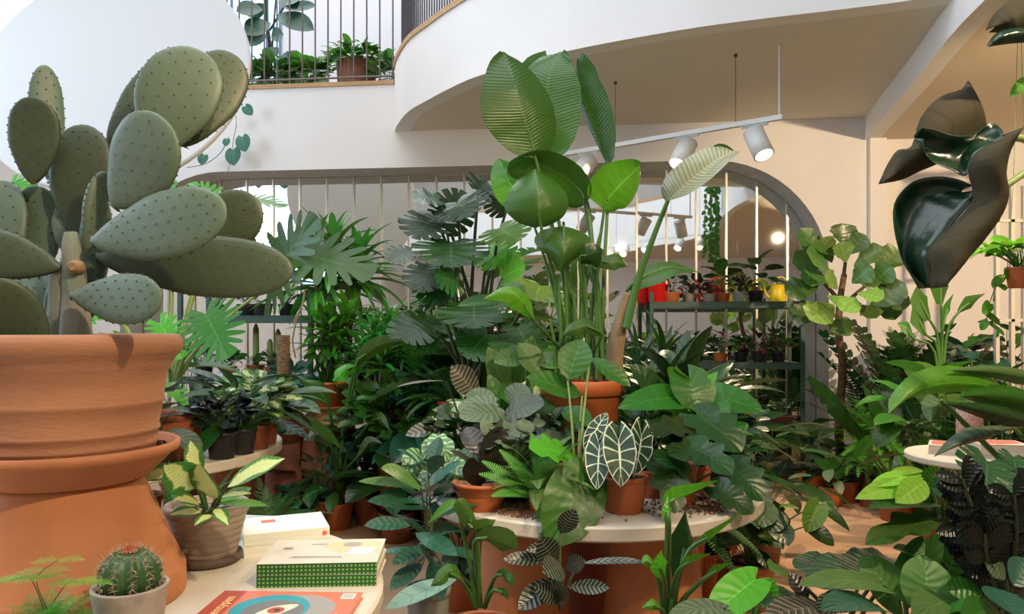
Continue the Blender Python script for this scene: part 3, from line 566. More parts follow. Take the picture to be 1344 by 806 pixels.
def aim(p, T, b, tip, wpx, n=(0, -.6, 1), droop=.3, fold=.15, wave=.01, rnd=.5, mi=0, stem=None, pr=.004, sm=None):
    """template leaf from photo point b=(px,py,D) to tip; optional petiole from photo point stem"""
    B, E = P(*b), P(*tip); L = np.linalg.norm(E - B); k = droop if abs(droop) > .02 else .02
    d = nrm(E - B); nn = np.array(n, float); nn = nrm(nn - d * np.dot(nn, d)); d2 = d * cos(droop / 2) + nn * sin(droop / 2)
    leaf(p.A, T, B - p.o, d2, nn, L * (k / 2) / sin(k / 2), wpx / F * b[2], droop, fold, wave, 0, mi, rnd, rnd * 9)
    if stem is not None:
        s0 = (P(*stem) if not callable(stem) else stem()) ; tube(p.S, bez(s0 - p.o, (s0 * .55 + B * .45) - p.o + [0, 0, abs(B[2] - s0[2]) * .22], B - p.o, 8), pr * 1.25, pr * .7, k=6)

# ---------------------------------------------------------------- 1 the prickly pear on its stack of terracotta
CX, CY = -.897, 1.50
t = thing('upturned_pot', 'large upturned terracotta pot on the foreground table holding up the cactus', 'pot', (CX, CY, .75)); A = Acc()
lathe(A, [(.198, 0), (.216, 0), (.218, .006), (.2165, .052), (.212, .058), (.2105, .060), (.209, .062), (.137, .236), (.135, .243), (.13, .245), (.001, .245)], 96); A.build('body', terra, t)
t = thing('plant_saucer', 'wide terracotta saucer between the upturned pot and the cactus pot', 'saucer', (CX, CY, .995)); A = Acc()
lathe(A, [(.001, 0), (.142, 0), (.15, .004), (.176, .03), (.19, .046), (.203, .052), (.206, .06), (.205, .068), (.199, .071), (.193, .068), (.16, .022), (.001, .018)], 96); A.build('dish', terra, t)
A = Acc(); rs = np.random.RandomState(8)
for k in range(260):
    a, q, s = rs.uniform(0, 2 * pi), rs.uniform(.158, .178), rs.uniform(.003, .006); d = np.array([[i, j, l] for l in (-1, 1) for j in (-1, 1) for i in (-1, 1)]) * s + rs.randn(8, 3) * .001
    A.add(d + [q * cos(a), q * sin(a), .03 + (q - .158) * 1.0 + rs.uniform(0, .006)], [[0, 2, 3, 1], [4, 5, 7, 6], [0, 1, 5, 4], [2, 6, 7, 3], [0, 4, 6, 2], [1, 3, 7, 5]], None, rs.rand())
gr = A.build('gravel', soil_m, t, smooth=False)
p = Plant('prickly_pear', 'tall grey-green prickly pear cactus in a big ridged terracotta pot', 'cactus', CX, CY, 1.015, 1)
A = Acc(); prof = [(.001, 0), (.150, 0), (.154, .004), (.159, .045), (.163, .049), (.164, .053), (.162, .057), (.163, .072), (.167, .076), (.166, .081), (.164, .084), (.172, .13), (.176, .134), (.175, .139), (.1735, .142), (.181, .196), (.187, .203), (.190, .212), (.196, .224), (.205, .232), (.211, .243), (.212, .256), (.208, .266), (.2, .272), (.186, .272), (.18, .265), (.174, .235), (.001, .235)]
lathe(A, prof, 96); pt_ = A.build('pot', terra_h, p.t); add_soil(pt_, .176, .24)
pm, nt, b_, N_, L_ = nodes_of('prickly_pear_skin')
tc = N_.new('ShaderNodeTexCoord'); nz = N_.new('ShaderNodeTexNoise'); nz.inputs['Scale'].default_value = 14; nz.inputs['Detail'].default_value = 5; L_.new(tc.outputs['Object'], nz.inputs[0])
at = N_.new('ShaderNodeAttribute'); at.attribute_name = 'rnd'
mx = N_.new('ShaderNodeMix'); mx.data_type = 'RGBA'; mx.inputs[6].default_value = (.088, .155, .10, 1); mx.inputs[7].default_value = (.145, .20, .138, 1); L_.new(nz.outputs[0], mx.inputs[0])
m2 = N_.new('ShaderNodeMix'); m2.data_type = 'RGBA'; m2.inputs[7].default_value = (.038, .056, .022, 1); L_.new(at.outputs['Fac'], m2.inputs[0]); L_.new(mx.outputs[2], m2.inputs[6]); L_.new(m2.outputs[2], b_.inputs['Base Color'])
b_.inputs['Roughness'].default_value = .5
bp = N_.new('ShaderNodeBump'); bp.inputs['Strength'].default_value = .25; bp.inputs['Distance'].default_value = .01; L_.new(nz.outputs[0], bp.inputs['Height']); L_.new(bp.outputs[0], b_.inputs['Normal'])
pear_m = pm; areole = mat('areole', (.10, .07, .04), .8); woody = mat('cactus_wood', (.27, .245, .19), .85, noise=.6, nscale=16, bump=.7, bscale=40, stretch=(1, 1, .35), col2=(.2, .27, .2)); scar = mat('cactus_scar', (.42, .27, .14), .9, noise=.3, nscale=30)
def pad(b, tip, wpx, th=.02, yaw=0, dark=0, rim=0, sk=1.42):
    """flat oval cactus pad: base and tip in photo pixels with depth, full width in pixels; yaw turns it about its own axis"""
    B, E = P(*b), P(*tip); d = nrm(E - B); L = np.linalg.norm(E - B); W = wpx / F * (b[2] + tip[2]) / 2
    n = np.array([sin(yaw), -cos(yaw), .12]); n = nrm(n - d * np.dot(n, d)); s = np.cross(n, d); A = Acc(); nt_, na = 18, 20
    V = []; rs_ = random.Random(int(wpx * 7 + b[0]))
    for i in range(nt_):
        t = .5 - .5 * cos(pi * i / (nt_ - 1)); w_ = W / 2 * max(.0, sn(t ** sk) ** .44) * (1 + .015 * sin(t * 17)) if 0 < t < .999 else W * .01; h_ = th / 2 * (sn(t) ** .35 + .35 * max(0, 1 - t * 4)) if 0 < t < .999 else .001
        if i == 0: w_, h_ = W * .10, th * .3
        for j in range(na):
            a = j / na * 2 * pi; ca = np.sign(cos(a)) * abs(cos(a)) ** .9; sa = np.sign(sin(a)) * abs(sin(a)) ** .7
            V.append(B + d * L * t + s * ca * w_ + n * sa * h_ * (1 + .0) + n * .012 * sin(t * 3 + wpx) * (t))
    A.add(np.array(V) - p.o, grid_q(nt_, na, True)[:, ::-1], None, dark)
    for sg in (1, -1):
        nj = 2 if wpx > 60 else 1; ni = int(L / .026)
        for i in range(1, ni):
            for j in range(-nj, nj + 1):
                t = (i + (.5 if j % 2 else 0)) / (ni + .2); w_ = W / 2 * sn(t ** sk) ** .44; u = j / (nj + .9)
                if abs(u) > .93 or t > .96 or (sg < 0): continue
                hh = th / 2 * sn(t) ** .35 * (1 - abs(u) ** 2.2) ** .4; c = B + d * L * t + s * u * w_ + n * .012 * sin(t * 3 + wpx) * t + n * sg * (hh * 1.0 + .0005) - p.o; q = .0018
                A.add([c - s * q - d * q, c + s * q - d * q, c + s * q * .3 + n * sg * .0025, c - s * q * .3 + n * sg * .0025, c - s * q + d * q, c + s * q + d * q], [[0, 1, 2, 3], [3, 2, 5, 4]], None, .5, 1)
    for i in range(1, 11):
        t = .08 + i / 12; w_ = W / 2 * sn(t ** sk) ** .44
        for sg in (-1, 1):
            c = B + d * L * t + s * sg * w_ + n * .012 * sin(t * 3 + wpx) * t - p.o; q = .0022; A.add([c - d * q - n * q, c + d * q - n * q, c + d * q + n * q, c - d * q + n * q, c - d * q * .4 + s * sg * .002, c + d * q * .4 + s * sg * .002], [[0, 1, 5, 4], [4, 5, 2, 3]], None, .5, 1)
    return A.build('pad', [pear_m, areole], p.t)
PADS = [((66, 240, 1.60), (58, 88, 1.63), 42, .022, .7, .0), ((44, 242, 1.52), (42, 127, 1.50), 66, .02, .15, .8), ((112, 325, 1.54), (106, 163, 1.56), 82, .022, .1, .95),
        ((142, 190, 1.60), (238, 72, 1.62), 66, .02, .1, .75), ((200, 206, 1.49), (258, 62, 1.50), 108, .022, .15, .35), ((240, 192, 1.56), (302, 66, 1.60), 84, .02, .2, .85),
        ((150, 272, 1.42), (222, 158, 1.38), 112, .024, -.1, .05), ((122, 318, 1.42), (300, 278, 1.34), 94, .024, -.1, .0), ((232, 335, 1.50), (342, 266, 1.52), 80, .022, .1, .95),
        ((128, 338, 1.50), (382, 356, 1.46), 84, .024, .05, .8), ((95, 388, 1.40), (219, 396, 1.33), 68, .02, -.1, .0), ((112, 330, 1.45), (141, 226, 1.46), 34, .024, 1.2, .25),
        ((60, 352, 1.56), (44, 244, 1.56), 60, .022, .1, .25), ((24, 335, 1.52), (-8, 236, 1.54), 58, .022, .1, .1), ((80, 352, 1.44), (-70, 318, 1.38), 66, .022, .1, .75),
        ((66, 432, 1.50), (20, 352, 1.54), 64, .022, .1, .2), ((62, 455, 1.42), (-30, 374, 1.36), 80, .022, .1, .75), ((118, 420, 1.50), (128, 250, 1.53), 40, .03, .3, .7), ((84, 330, 1.54), (92, 255, 1.56), 40, .02, .2, .2)]
for q in PADS: pad(*q)
A = Acc(); ptube(A, [(88, 448, 1.49), (90, 400, 1.48), (86, 365, 1.47), (95, 350, 1.46)], .044, .022, p.o, 12); ptube(A, [(100, 448, 1.46), (99, 400, 1.455), (97, 350, 1.45), (93, 305, 1.45)], [.03, .029, .027, .024, .022, .022, .021, .02, .018, .012], 0, p.o, 12)
ptube(A, [(66, 430, 1.5), (66, 400, 1.5), (74, 370, 1.48)], .012, .012, p.o, 8); A.build('trunk', woody, p.t)
A = Acc(); c = P(97, 350, 1.422) - p.o; tube(A, [c + [0, .02, 0], c + [0, -.0, 0], c + [0, -.006, 0]], [.013, .013, .008], k=10); A.build('scar', scar, p.t)

# ---------------------------------------------------------------- 2 things on the foreground table
def ribbed(r, h, rb):
    pr = [(.001, 0), (rb, 0), (rb + .002, .004)]; n = 6
    for i in range(n):
        z0 = .006 + (h * .8 - .006) * i / n; z1 = .006 + (h * .8 - .006) * (i + 1) / n; q0 = rb + (r * .92 - rb) * i / n; q1 = rb + (r * .92 - rb) * (i + 1) / n
        pr += [(q0 + .0005, z0 + .0015), (q0 + .002, z0 + .004), (q1 + .001, z1 - .003), (q1 - .0005, z1 - .0005)]
    return pr + [(r * .95, h * .82), (r, h * .88), (r, h * .96), (r * .97, h), (r * .9, h), (r * .86, h * .93), (r * .84, h * .85), (.001, h * .85)]
q = P(272, 757, 1.74); DX, DY = q[0], 1.74
t = thing('plant_saucer', 'small dark brown clay saucer under the ribbed taupe pot', 'saucer', (DX, DY, .75)); A = Acc()
lathe(A, [(.001, 0), (.068, 0), (.077, .006), (.079, .014), (.078, .021), (.073, .021), (.069, .012), (.001, .010)], 56); A.build('dish', clay_dk, t)
p = Plant('dumb_cane', 'small dumb cane with cream and green leaves in a ribbed taupe clay pot', 'potted plant', DX, DY, .7605, 11)
A = Acc(); lathe(A, ribbed(.095, .128, .064), 64); pt_ = A.build('pot', clay_g, p.t); add_soil(pt_, .079, .108); p.z = .108
for (b, tp, wd, n_, dr) in [((252, 618, 1.63), (178, 630, 1.58), 40, (0, -.5, 1), .3), ((258, 640, 1.60), (215, 610, 1.50), 46, (.2, -1, .3), .2), ((262, 628, 1.66), (250, 578, 1.70), 26, (.2, -1, .2), .1),
    ((283, 655, 1.62), (262, 608, 1.53), 50, (-.1, -1, .5), .3), ((298, 640, 1.66), (374, 602, 1.68), 42, (-.3, -.6, 1), .25), ((262, 640, 1.70), (245, 606, 1.76), 36, (0, -1, .3), .2),
    ((285, 655, 1.6), (330, 648, 1.55), 20, (0, -.4, 1), .3), ((285, 662, 1.6), (352, 664, 1.6), 16, (0, -.5, 1), .3), ((265, 672, 1.58), (222, 676, 1.55), 22, (0, -.6, 1), .4), ((282, 668, 1.56), (300, 690, 1.5), 18, (0, -.6, 1), .5),
    ((262, 662, 1.56), (228, 655, 1.5), 24, (0, -.8, .7), .5), ((290, 660, 1.64), (330, 640, 1.7), 22, (0, -.6, 1), .3), ((280, 676, 1.55), (255, 690, 1.5), 16, (0, -.7, 1), .5)]:
    aim(p, T_lance, b, tp, wd, n_, dr, .2, .01, p.r.random(), 0 if wd > 25 else p.r.choice((0, 1)), stem=(273 + p.r.uniform(-7, 7), 688, 1.74), pr=.004)
p.done([g_dief, g_bright], stem_g)
q = P(171, 762, 1.30)
p = Plant('barrel_cactus', 'round ribbed barrel cactus with red crown in a whitewashed pot', 'cactus', q[0], 1.30, .75, 2)
p.pot(.066, .098, clay_w, 'block'); A = Acc(); nr, na = 18, 96; V = []
for i in range(nr):
    th = -1.35 + 2.8 * i / (nr - 1); 
    for j in range(na):
        a = j / na * 2 * pi; rr = .051 * (cos(th) + .02) * (1 - .13 * (.5 - .5 * cos(a * 12)) ** .8); V.append((rr * cos(a), rr * sin(a), p.z + .028 + .046 * sin(th) - (.008 if th > 1.2 else 0)))
A.add(V, grid_q(nr, na, True)); A.build('body', mat('barrel_skin', (.045, .12, .035), .45, noise=.3, nscale=20), p.t)
A = Acc(); rr_ = random.Random(2)
for k in range(12):
    a = (k) / 12 * 2 * pi
    for i in range(9):
        th = -.75 + 1.95 * i / 8; c = np.array([.052 * cos(th) * cos(a), .052 * cos(th) * sin(a), p.z + .028 + .047 * sin(th)])
        for s_ in range(6):
            d = nrm(np.array([cos(a) * cos(th), sin(a) * cos(th), sin(th)]) * .55 + np.array([-sin(a), cos(a), 0]) * rr_.uniform(-1, 1) + UP * rr_.uniform(-.8, .8)); tube(A, [c, c + d * .011], .0006, .0002, k=3)
A.build('spines', mat('spine', (.55, .38, .25), .6), p.t)
A = Acc()
for k in range(70):
    a, q_ = rr_.uniform(0, 6.28), rr_.uniform(0, .014); c = np.array([q_ * cos(a), q_ * sin(a), p.z + .068]); tube(A, [c, c + [rr_.uniform(-.004, .004), rr_.uniform(-.004, .004), .009]], .0016, .0006, k=3)
A.build('crown', mat('cactus_crown', (.55, .14, .06), .8), p.t)
q = P(62, 806, 1.16)
p = Plant('asparagus_fern', 'wispy bright asparagus fern at the bottom left corner', 'fern', q[0], 1.16, .75, 5); p.pot(.045, .07, clay_dk)
fronds(p, T_asp, 40, .062, .06, (5, 75), .9, pr=.0012, stem=.35, roll=.6)
for (a_, b_, c_) in (((62, 800, 1.16), (48, 760, 1.15), (75, 735, 1.14)), ((58, 800, 1.16), (40, 760, 1.15), (14, 762, 1.14)), ((70, 790, 1.16), (90, 764, 1.15), (112, 766, 1.14))):
    path = spline([P(*a_), P(*b_), P(*c_)], 8) - p.o; tube(p.S, path, .001, .0006, k=4)
    for s in (.6, .8, 1): leaf(p.A, T_asp, path[int(s * 7)], [.9, -.1, .15], [0, -.3, 1], .045, .03, .3, 0, 0, 0, 1, .5); leaf(p.A, T_asp, path[int(s * 7)], [-.9, -.1, .05], [0, -.3, 1], .04, .03, .3, 0, 0, 0, 1, .5)
p.done([leafmat('leaf_asparagus', (.09, .33, .04), rough=.5, trans=.35, lat=1, ls=0), g_lime], stem_g)
# books
def texture_weave():
    m, nt, b, N, L = nodes_of('green_weave'); tc = N.new('ShaderNodeTexCoord'); sp = N.new('ShaderNodeSeparateXYZ'); L.new(tc.outputs['Object'], sp.inputs[0])
    def st(ax, sc_):
        a = N.new('ShaderNodeMath'); a.operation = 'MULTIPLY'; a.inputs[1].default_value = sc_; L.new(sp.outputs[ax], a.inputs[0]); f = N.new('ShaderNodeMath'); f.operation = 'FRACT'; L.new(a.outputs[0], f.inputs[0]); g = N.new('ShaderNodeMath'); g.operation = 'GREATER_THAN'; g.inputs[1].default_value = .52; L.new(f.outputs[0], g.inputs[0]); return g.outputs[0]
    a, c = st(0, 115), st(2, 120); mu = N.new('ShaderNodeMath'); mu.operation = 'MAXIMUM'; L.new(a, mu.inputs[0]); L.new(c, mu.inputs[1])
    mm = N.new('ShaderNodeMix'); mm.data_type = 'RGBA'; mm.inputs[6].default_value = (.22, .45, .10, 1); mm.inputs[7].default_value = (.01, .10, .02, 1); L.new(mu.outputs[0], mm.inputs[0]); L.new(mm.outputs[2], b.inputs['Base Color']); return m
weave = texture_weave(); paper = mat('paper', (.62, .56, .46), .9, noise=.12, nscale=90, stretch=(1, 1, 12))
def text_part(parent, s, size, loc, rot, m, align='LEFT', xs=1):
    cu = bpy.data.curves.new('lettering', 'FONT'); cu.body = s; cu.size = size; cu.align_x = align; cu.extrude = .0002
    o = bpy.data.objects.new('tmp', cu); C.objects.link(o); dg = bpy.context.evaluated_depsgraph_get(); me = bpy.data.meshes.new_from_object(o.evaluated_get(dg)); bpy.data.objects.remove(o)
    me.materials.clear(); me.materials.append(m); r = link('lettering', me, parent, loc); r.rotation_euler = rot; r.scale = (xs, 1, 1); return r
def book(label, x, y, z, rz, w, d, h, cover, spine=None, group=None, name='book', top=None, edge_front=None):
    t = thing(name, label, 'book' if name == 'book' else 'magazine', (x, y, z), rz, group); X, Y = w / 2, d / 2; A = Acc()
    th = .0018; box(A, -X, X, -Y, Y, 0, th); box(A, -X, X, -Y, Y, h - th, h); box(A, -X, X, -Y, -Y + th, th, h - th); c = A.build('cover', [cover], t, smooth=False)
    if spine: A = Acc(); box(A, -X + .0005, X - .0005, -Y - .0005, -Y, .0005, h - .0005); A.build('spine', spine, c, smooth=False)
    A = Acc(); box(A, -X + .003, X - .003, -Y + th, Y - .003, th, h - th); A.build('pages', edge_front or paper, t, smooth=False)
    return t, c
def patch(parent, name, pts, z, m):
    A = Acc(); n = len(pts); me = bpy.data.meshes.new(name); me.from_pydata([(x, y, z) for x, y in pts], [], [list(range(n))]); me.materials.append(m); return link(name, me, parent)
ell = lambda cx, cy, a, b, rot=0, n=48: [(cx + a * cos(t) * cos(rot) - b * sin(t) * sin(rot), cy + a * cos(t) * sin(rot) + b * sin(t) * cos(rot)) for t in np.linspace(0, 2 * pi, n, endpoint=False)]
ink = mat('ink', (.05, .045, .04), .8); cream = mat('cover_cream', (.66, .60, .50), .55, noise=.12, nscale=25); coverw = mat('cover_white', (.76, .78, .68), .5); red_i = mat('print_red', (.75, .14, .10), .6); grey_i = mat('print_grey', (.33, .31, .29), .7)
sand_i = mat('print_sand', (.72, .50, .30), .7); gcover = mat('cover_grey', (.40, .42, .42), .6)
x, y = P(418, 745, 1.60)[0], 1.655
for k in range(2):
    t, c = book(('lower' if k == 0 else 'upper') + ' of the two stacked books with green woven spines', x, y, .75 + k * .0255, R(3 + k * .6), .252, .175, .025, cream, weave)
    if k:
        for i in range(5): patch(c, 'print', ell(-.085 + .0 * i, .03 - i * .004, .012, .0012), .0252 + .0001 * i, grey_i)
        patch(c, 'print', [(.03, -.01), (.12, -.012), (.12, .07), (.0, .07), (-.005, .03)], .0252, sand_i); patch(c, 'print', ell(.055, .045, .022, .018), .0254, grey_i)
        patch(c, 'print', [(.05, -.03), (.1, -.035), (.115, .02), (.06, .022)], .0255, coverw); patch(c, 'print', ell(-.02, .05, .02, .006), .0252, grey_i)
        patch(c, 'print', [(-.07, -.05), (.045, -.052), (.045, -.043), (-.06, -.036)], .0253, grey_i)
x, y = P(372, 722, 1.86)[0], 1.87
for k in range(2):
    t, c = book(('lower' if k == 0 else 'upper') + ' of the two stacked white books behind the green ones', x, y, .75 + k * .0285, R(22), .20, .16, .028, coverw, coverw)
    for i in range(14): patch(c, 'print', [(-.09 + i * .0115, -.0818), (-.083 + i * .0115, -.0818), (-.083 + i * .0115, -.0814), (-.09 + i * .0115, -.0814)], .014, ink)
    patch(c, 'emblem', ell(0, 0, .006, .006), 0, red_i).matrix_local = __import__('mathutils').Matrix.Translation((.088, -.0812, .014)) @ __import__('mathutils').Matrix.Rotation(R(90), 4, 'X')
    if k: patch(c, 'print', [(-.055, .015), (-.02, .015), (-.02, .045), (-.055, .045)], .0282, red_i)
x, y = P(312, 716, 1.98)[0], 1.99
book('grey-covered book lying behind the ribbed taupe pot', x, y, .75, R(-8), .17, .14, .028, gcover, coverw)
coral = mat('cover_coral', (.72, .17, .09), .4); teal = mat('print_teal', (.02, .30, .36), .5); dkred = mat('print_dark_red', (.42, .06, .03), .5); orange = mat('print_orange', (.85, .35, .08), .5)
MG = P(372, 800, 1.42); t, c = book('coral red magazine with a teal and grey eye on its cover', MG[0] - .01, 1.40, .75, R(-3), .285, .215, .012, coral, None, name='magazine'); c['label'] = 'coral cover with a large stylised eye'
t.rotation_euler = (0, 0, R(-2))
z = .0121
patch(c, 'print_band', [(-.1425, -.1075), (-.095, -.1075), (-.095, .1075), (-.1425, .1075)], z, dkred); patch(c, 'print_band', [(-.095, -.1075), (-.04, -.1075), (-.06, -.055), (-.095, -.03)], z, orange)
patch(c, 'eye_ring', ell(.025, .012, .085, .078), z + .0002, grey_i); patch(c, 'eye_ring', ell(-.015, .012, .075, .075), z + .0004, teal); patch(c, 'eye_ring', ell(-.005, .0, .058, .058), z + .0006, mat('print_slate', (.16, .17, .17), .6))
patch(c, 'eye_white', [(.0 + .034 * u - .012 * v, .005 + .018 * v + .03 * u) for u, v in [(cos(a) * 1.0, sin(a) * (1 - .35 * abs(cos(a)))) for a in np.linspace(0, 2 * pi, 40, endpoint=False)]], z + .0008, mat('print_cream', (.85, .68, .50), .6))
patch(c, 'eye_iris', ell(.0, .005, .016, .016), z + .001, dkred); patch(c, 'eye_pupil', ell(.002, .005, .006, .006), z + .0012, ink)
patch(c, 'barcode_box', [(.105, .07), (.132, .07), (.132, .1), (.105, .1)], z + .0002, coverw)
for i in range(7): patch(c, 'barcode_bar', [(.108 + i * .003, .075), (.1092 + i * .003, .075), (.1092 + i * .003, .095), (.108 + i * .003, .095)], z + .0004, ink)
text_part(c, 'Pflanzentypen', .029, (-.105, -.085, z + .0004), (0, 0, R(90)), mat('print_yellow', (.85, .62, .25), .6))
for i in range(3): text_part(c, ['und ihre Pflege', 'Haus & Garten', 'neue Sorten'][i], .008, (.098 + i * .011, -.085 + .02 * i, z + .0004), (0, 0, R(90)), coverw)
x = P(212, 800, 1.30)[0]; t, c = book('small white card with red print beside the barrel cactus', x, 1.255, .75, R(30), .05, .035, .004, coverw, None, name='magazine'); t['category'] = 'card'; patch(c, 'print', ell(.004, .004, .012, .008), .0041, red_i)
# ================================================================ 3 the central display
def mk(name, label, cat, px, D, z0, pot=None, seed=0, group=None, X=None):
    x = (px - 672) / F * D if X is None else X
    p = Plant(name, label, cat, x, D, z0, seed, group)
    if pot: p.pot(*pot)
    return p
TZ = .75
# bird of paradise, two-tier terracotta
x0, y0 = P(763, 0, 2.72)[0], 2.72
t = thing('upturned_pot', 'small upturned terracotta pot under the big bird of paradise pot', 'pot', (x0, y0, TZ)); A = Acc(); lathe(A, [(.15, 0), (.155, .003), (.155, .02), (.148, .024), (.125, .075), (.12, .08), (.001, .08)], 56); A.build('body', terra_o, t)
p = Plant('bird_of_paradise', 'tall bird of paradise with broad banana-like leaves in the central terracotta pot', 'potted plant', x0, y0, TZ + .08, 21)
p.pot(.158, .28, terra_o, 'terra')
so = lambda px, py, D=2.72: (px, py, D)
HL = [  # (midrib, left widths, right widths, left depth, right depth, material, petiole from, thick)
 ([so(703, 208, 2.66), so(693, 170, 2.64), so(683, 138, 2.62), so(674, 105, 2.63), so(661, 68, 2.68)], (52, .85, .5), (44, .75, .5), -.02, .05, 0, (752, 495), .009),
 ([so(718, 214, 2.75), so(716, 170, 2.76), so(717, 130, 2.78), so(722, 95, 2.8), so(736, 68, 2.84)], (42, .8, .5), (46, .75, .5), .05, -.04, 0, (758, 495), .009),
 ([so(708, 160, 2.9), so(704, 120, 2.92), so(706, 90, 2.92), so(716, 66, 2.92)], [10, 22, 26, 18, 0], [10, 20, 22, 14, 0], 0, 0, 0, None, .008),
 ([so(799, 216, 2.78), so(786, 182, 2.78), so(771, 145, 2.79), so(762, 112, 2.8), so(757, 77, 2.82)], [1, 2, 3, 4, 6, 4, 0], [3, 14, 22, 24, 20, 16, 0], .06, -.10, 0, (790, 495), .008),
 ([so(772, 150, 2.86), so(767, 120, 2.87), so(764, 98, 2.88), so(768, 82, 2.9)], [2, 4, 4, 0], [3, 12, 14, 0], 0, .05, 2, None, .008),
 ([so(710, 297, 2.58), so(709, 275, 2.55), so(706, 250, 2.55), so(702, 222, 2.6)], (46, .8, .5), (40, .8, .5), .05, .05, 2, (746, 495), .008),
 ([so(694, 275, 2.78), so(680, 255, 2.78), so(666, 235, 2.8), so(655, 208, 2.85)], (26, .8, .5), (30, .8, .5), 0, .04, 1, (742, 495), .007),
 ([so(768, 268, 2.72), so(757, 246, 2.72), so(735, 228, 2.7), so(705, 216, 2.7), so(666, 222, 2.72)], (32, .7, .5), (17, .8, .6), .04, -.08, 2, (792, 490), .010),
 ([so(793, 276, 2.7), so(798, 262, 2.69), so(811, 246, 2.68), so(824, 233, 2.7), so(840, 218, 2.74)], (34, .7, .5), (26, .8, .5), -.05, .04, 1, (772, 495), .008),
 ([so(740, 297, 2.62), so(740, 315, 2.58), so(739, 335, 2.57), so(736, 358, 2.6)], [30, 38, 34, 22, 10, 0], [30, 38, 34, 22, 10, 0], .05, .05, 0, (750, 495), .008),
 ([so(876, 264, 2.5), so(893, 248, 2.46), so(918, 227, 2.43), so(942, 209, 2.42), so(966, 199, 2.42)], (27, .75, .5), (15, .9, .6), .03, -.06, 3, None, .01),
 ([so(938, 212, 2.44), so(940, 203, 2.45), so(950, 195, 2.47), so(967, 200, 2.5)], [2, 9, 10, 5, 0], [2, 9, 10, 5, 0], 0, .03, 4, None, .01),
 ([so(760, 345, 2.6), so(770, 335, 2.58), so(784, 330, 2.58), so(792, 328, 2.6)], [2, 12, 14, 8, 0], [2, 16, 20, 12, 0], 0, .02, 4, (775, 495), .006),
 ([so(786, 350, 2.62), so(800, 345, 2.6), so(812, 344, 2.6), so(824, 350, 2.62)], [2, 10, 12, 8, 0], [2, 9, 11, 7, 0], .02, 0, 0, (780, 495), .006),
 ([so(824, 380, 2.65), so(850, 360, 2.65), so(885, 350, 2.66), so(918, 358, 2.68)], [2, 7, 10, 8, 5, 0], [4, 14, 17, 13, 7, 0], .02, -.04, 0, (815, 440), .008),
 ([so(700, 420, 2.45), so(688, 398, 2.42), so(668, 384, 2.4), so(634, 392, 2.42)], [2, 14, 18, 12, 0], [2, 8, 10, 8, 0], 0, .02, 1, (745, 490), .006),
 ([so(790, 440, 2.6), so(770, 428, 2.58), so(755, 432, 2.56), so(738, 440, 2.58)], [3, 10, 12, 8, 0], [3, 9, 10, 8, 0], 0, .02, 0, (770, 492), .005)]
for mid, wl, wr, dl, dr, mi_, st, th_ in HL:
    A = Acc(); hero(A, mid, wl, wr, p.o, dl, dr, m=4, n=18, wave=.03, mi=0, rnd=p.r.uniform(.35, .7), fold=.1); A.build('leaf', [g_strel, g_bright, g_strel, g_sheen, g_dark][mi_], p.t)
    if st:
        b = mid[0]; kx = st[0]; ptube(p.S, [(kx, st[1], 2.72), (kx + (b[0] - kx) * .25, (st[1] * .55 + b[1] * .45), 2.72), b, mid[1]], th_ * 1.1, th_ * .45, p.o, 8, 12)
for kx, ty, tx in ((736, 360, 733), (744, 330, 741), (764, 300, 790), (770, 350, 768), (783, 360, 781), (797, 420, 812), (757, 380, 752), (729, 420, 722)): ptube(p.S, [(kx, 498, 2.7), (kx, (498 + ty) / 2, 2.69), (tx, ty, 2.68)], .009, .005, p.o, 8, 8)
ptube(p.S, [(792, 480, 2.7), (782, 380, 2.7), (774, 290, 2.71), (770, 265, 2.72)], .011, .008, p.o, 8, 10)
ptube(p.S, [(822, 430, 2.62), (836, 372, 2.6), (855, 318, 2.56), (877, 262, 2.5)], .016, .007, p.o, 10, 14)
A = Acc(); ptube(A, [(806, 500, 2.72), (806, 470, 2.7), (813, 430, 2.66), (824, 385, 2.62)], [.034, .036, .035, .034, .032, .03, .027, .023, .019, .013], 0, p.o, 12); A.build('trunk', bark_pale, p.t)
A = Acc(); ptube(A, [(788, 500, 2.74), (784, 470, 2.74), (786, 440, 2.74)], .028, .018, p.o, 10, 6); A.build('trunk', bark, p.t)
p.done(g_strel, stem_g)
# pots along the front rim of the table
p = mk('rubber_plant', 'small dark burgundy rubber plant in a wide orange pot at the front rim', 'potted plant', 632, 2.25, TZ, (.087, .085, terra_o, 'bowl', bark_m), 22)
for b, tp, wd, n_ in (((622, 640, 2.25), (537, 655, 2.15), 30, (0, -.3, 1)), ((632, 625, 2.25), (660, 560, 2.3), 48, (.7, -1, .2)), ((628, 640, 2.22), (618, 600, 2.15), 30, (-.1, -1, .1)), ((628, 615, 2.25), (590, 592, 2.2), 16, (0, -.5, 1)), ((636, 640, 2.25), (650, 600, 2.3), 34, (.2, -1, .1)), ((634, 620, 2.3), (672, 590, 2.36), 40, (-.4, -1, .3)), ((630, 600, 2.28), (612, 560, 2.34), 30, (.2, -1, .3))):
    aim(p, T_ellip, b, tp, wd, n_, .3, .2, 0, p.r.random(), stem=(630, 648, 2.25))
p.done(g_burg, stem_d)
p = mk('boston_fern', 'small bright green sword fern spilling over the front rim in a tiny pot', 'fern', 710, 2.20, TZ, (.040, .062, terra_o), 23)
fronds(p, T_fern, 30, .19, .055, (5, 80), 1.0, stem=.15)
for b, tp in (((700, 655, 2.2), (632, 605, 2.2)), ((700, 650, 2.2), (628, 622, 2.15)), ((705, 645, 2.2), (655, 590, 2.2)), ((715, 655, 2.18), (712, 712, 2.05)), ((690, 650, 2.2), (645, 652, 2.08))): aim(p, T_fern, b, tp, 26, (0, -.7, 1), .5, .1, 0, .9)
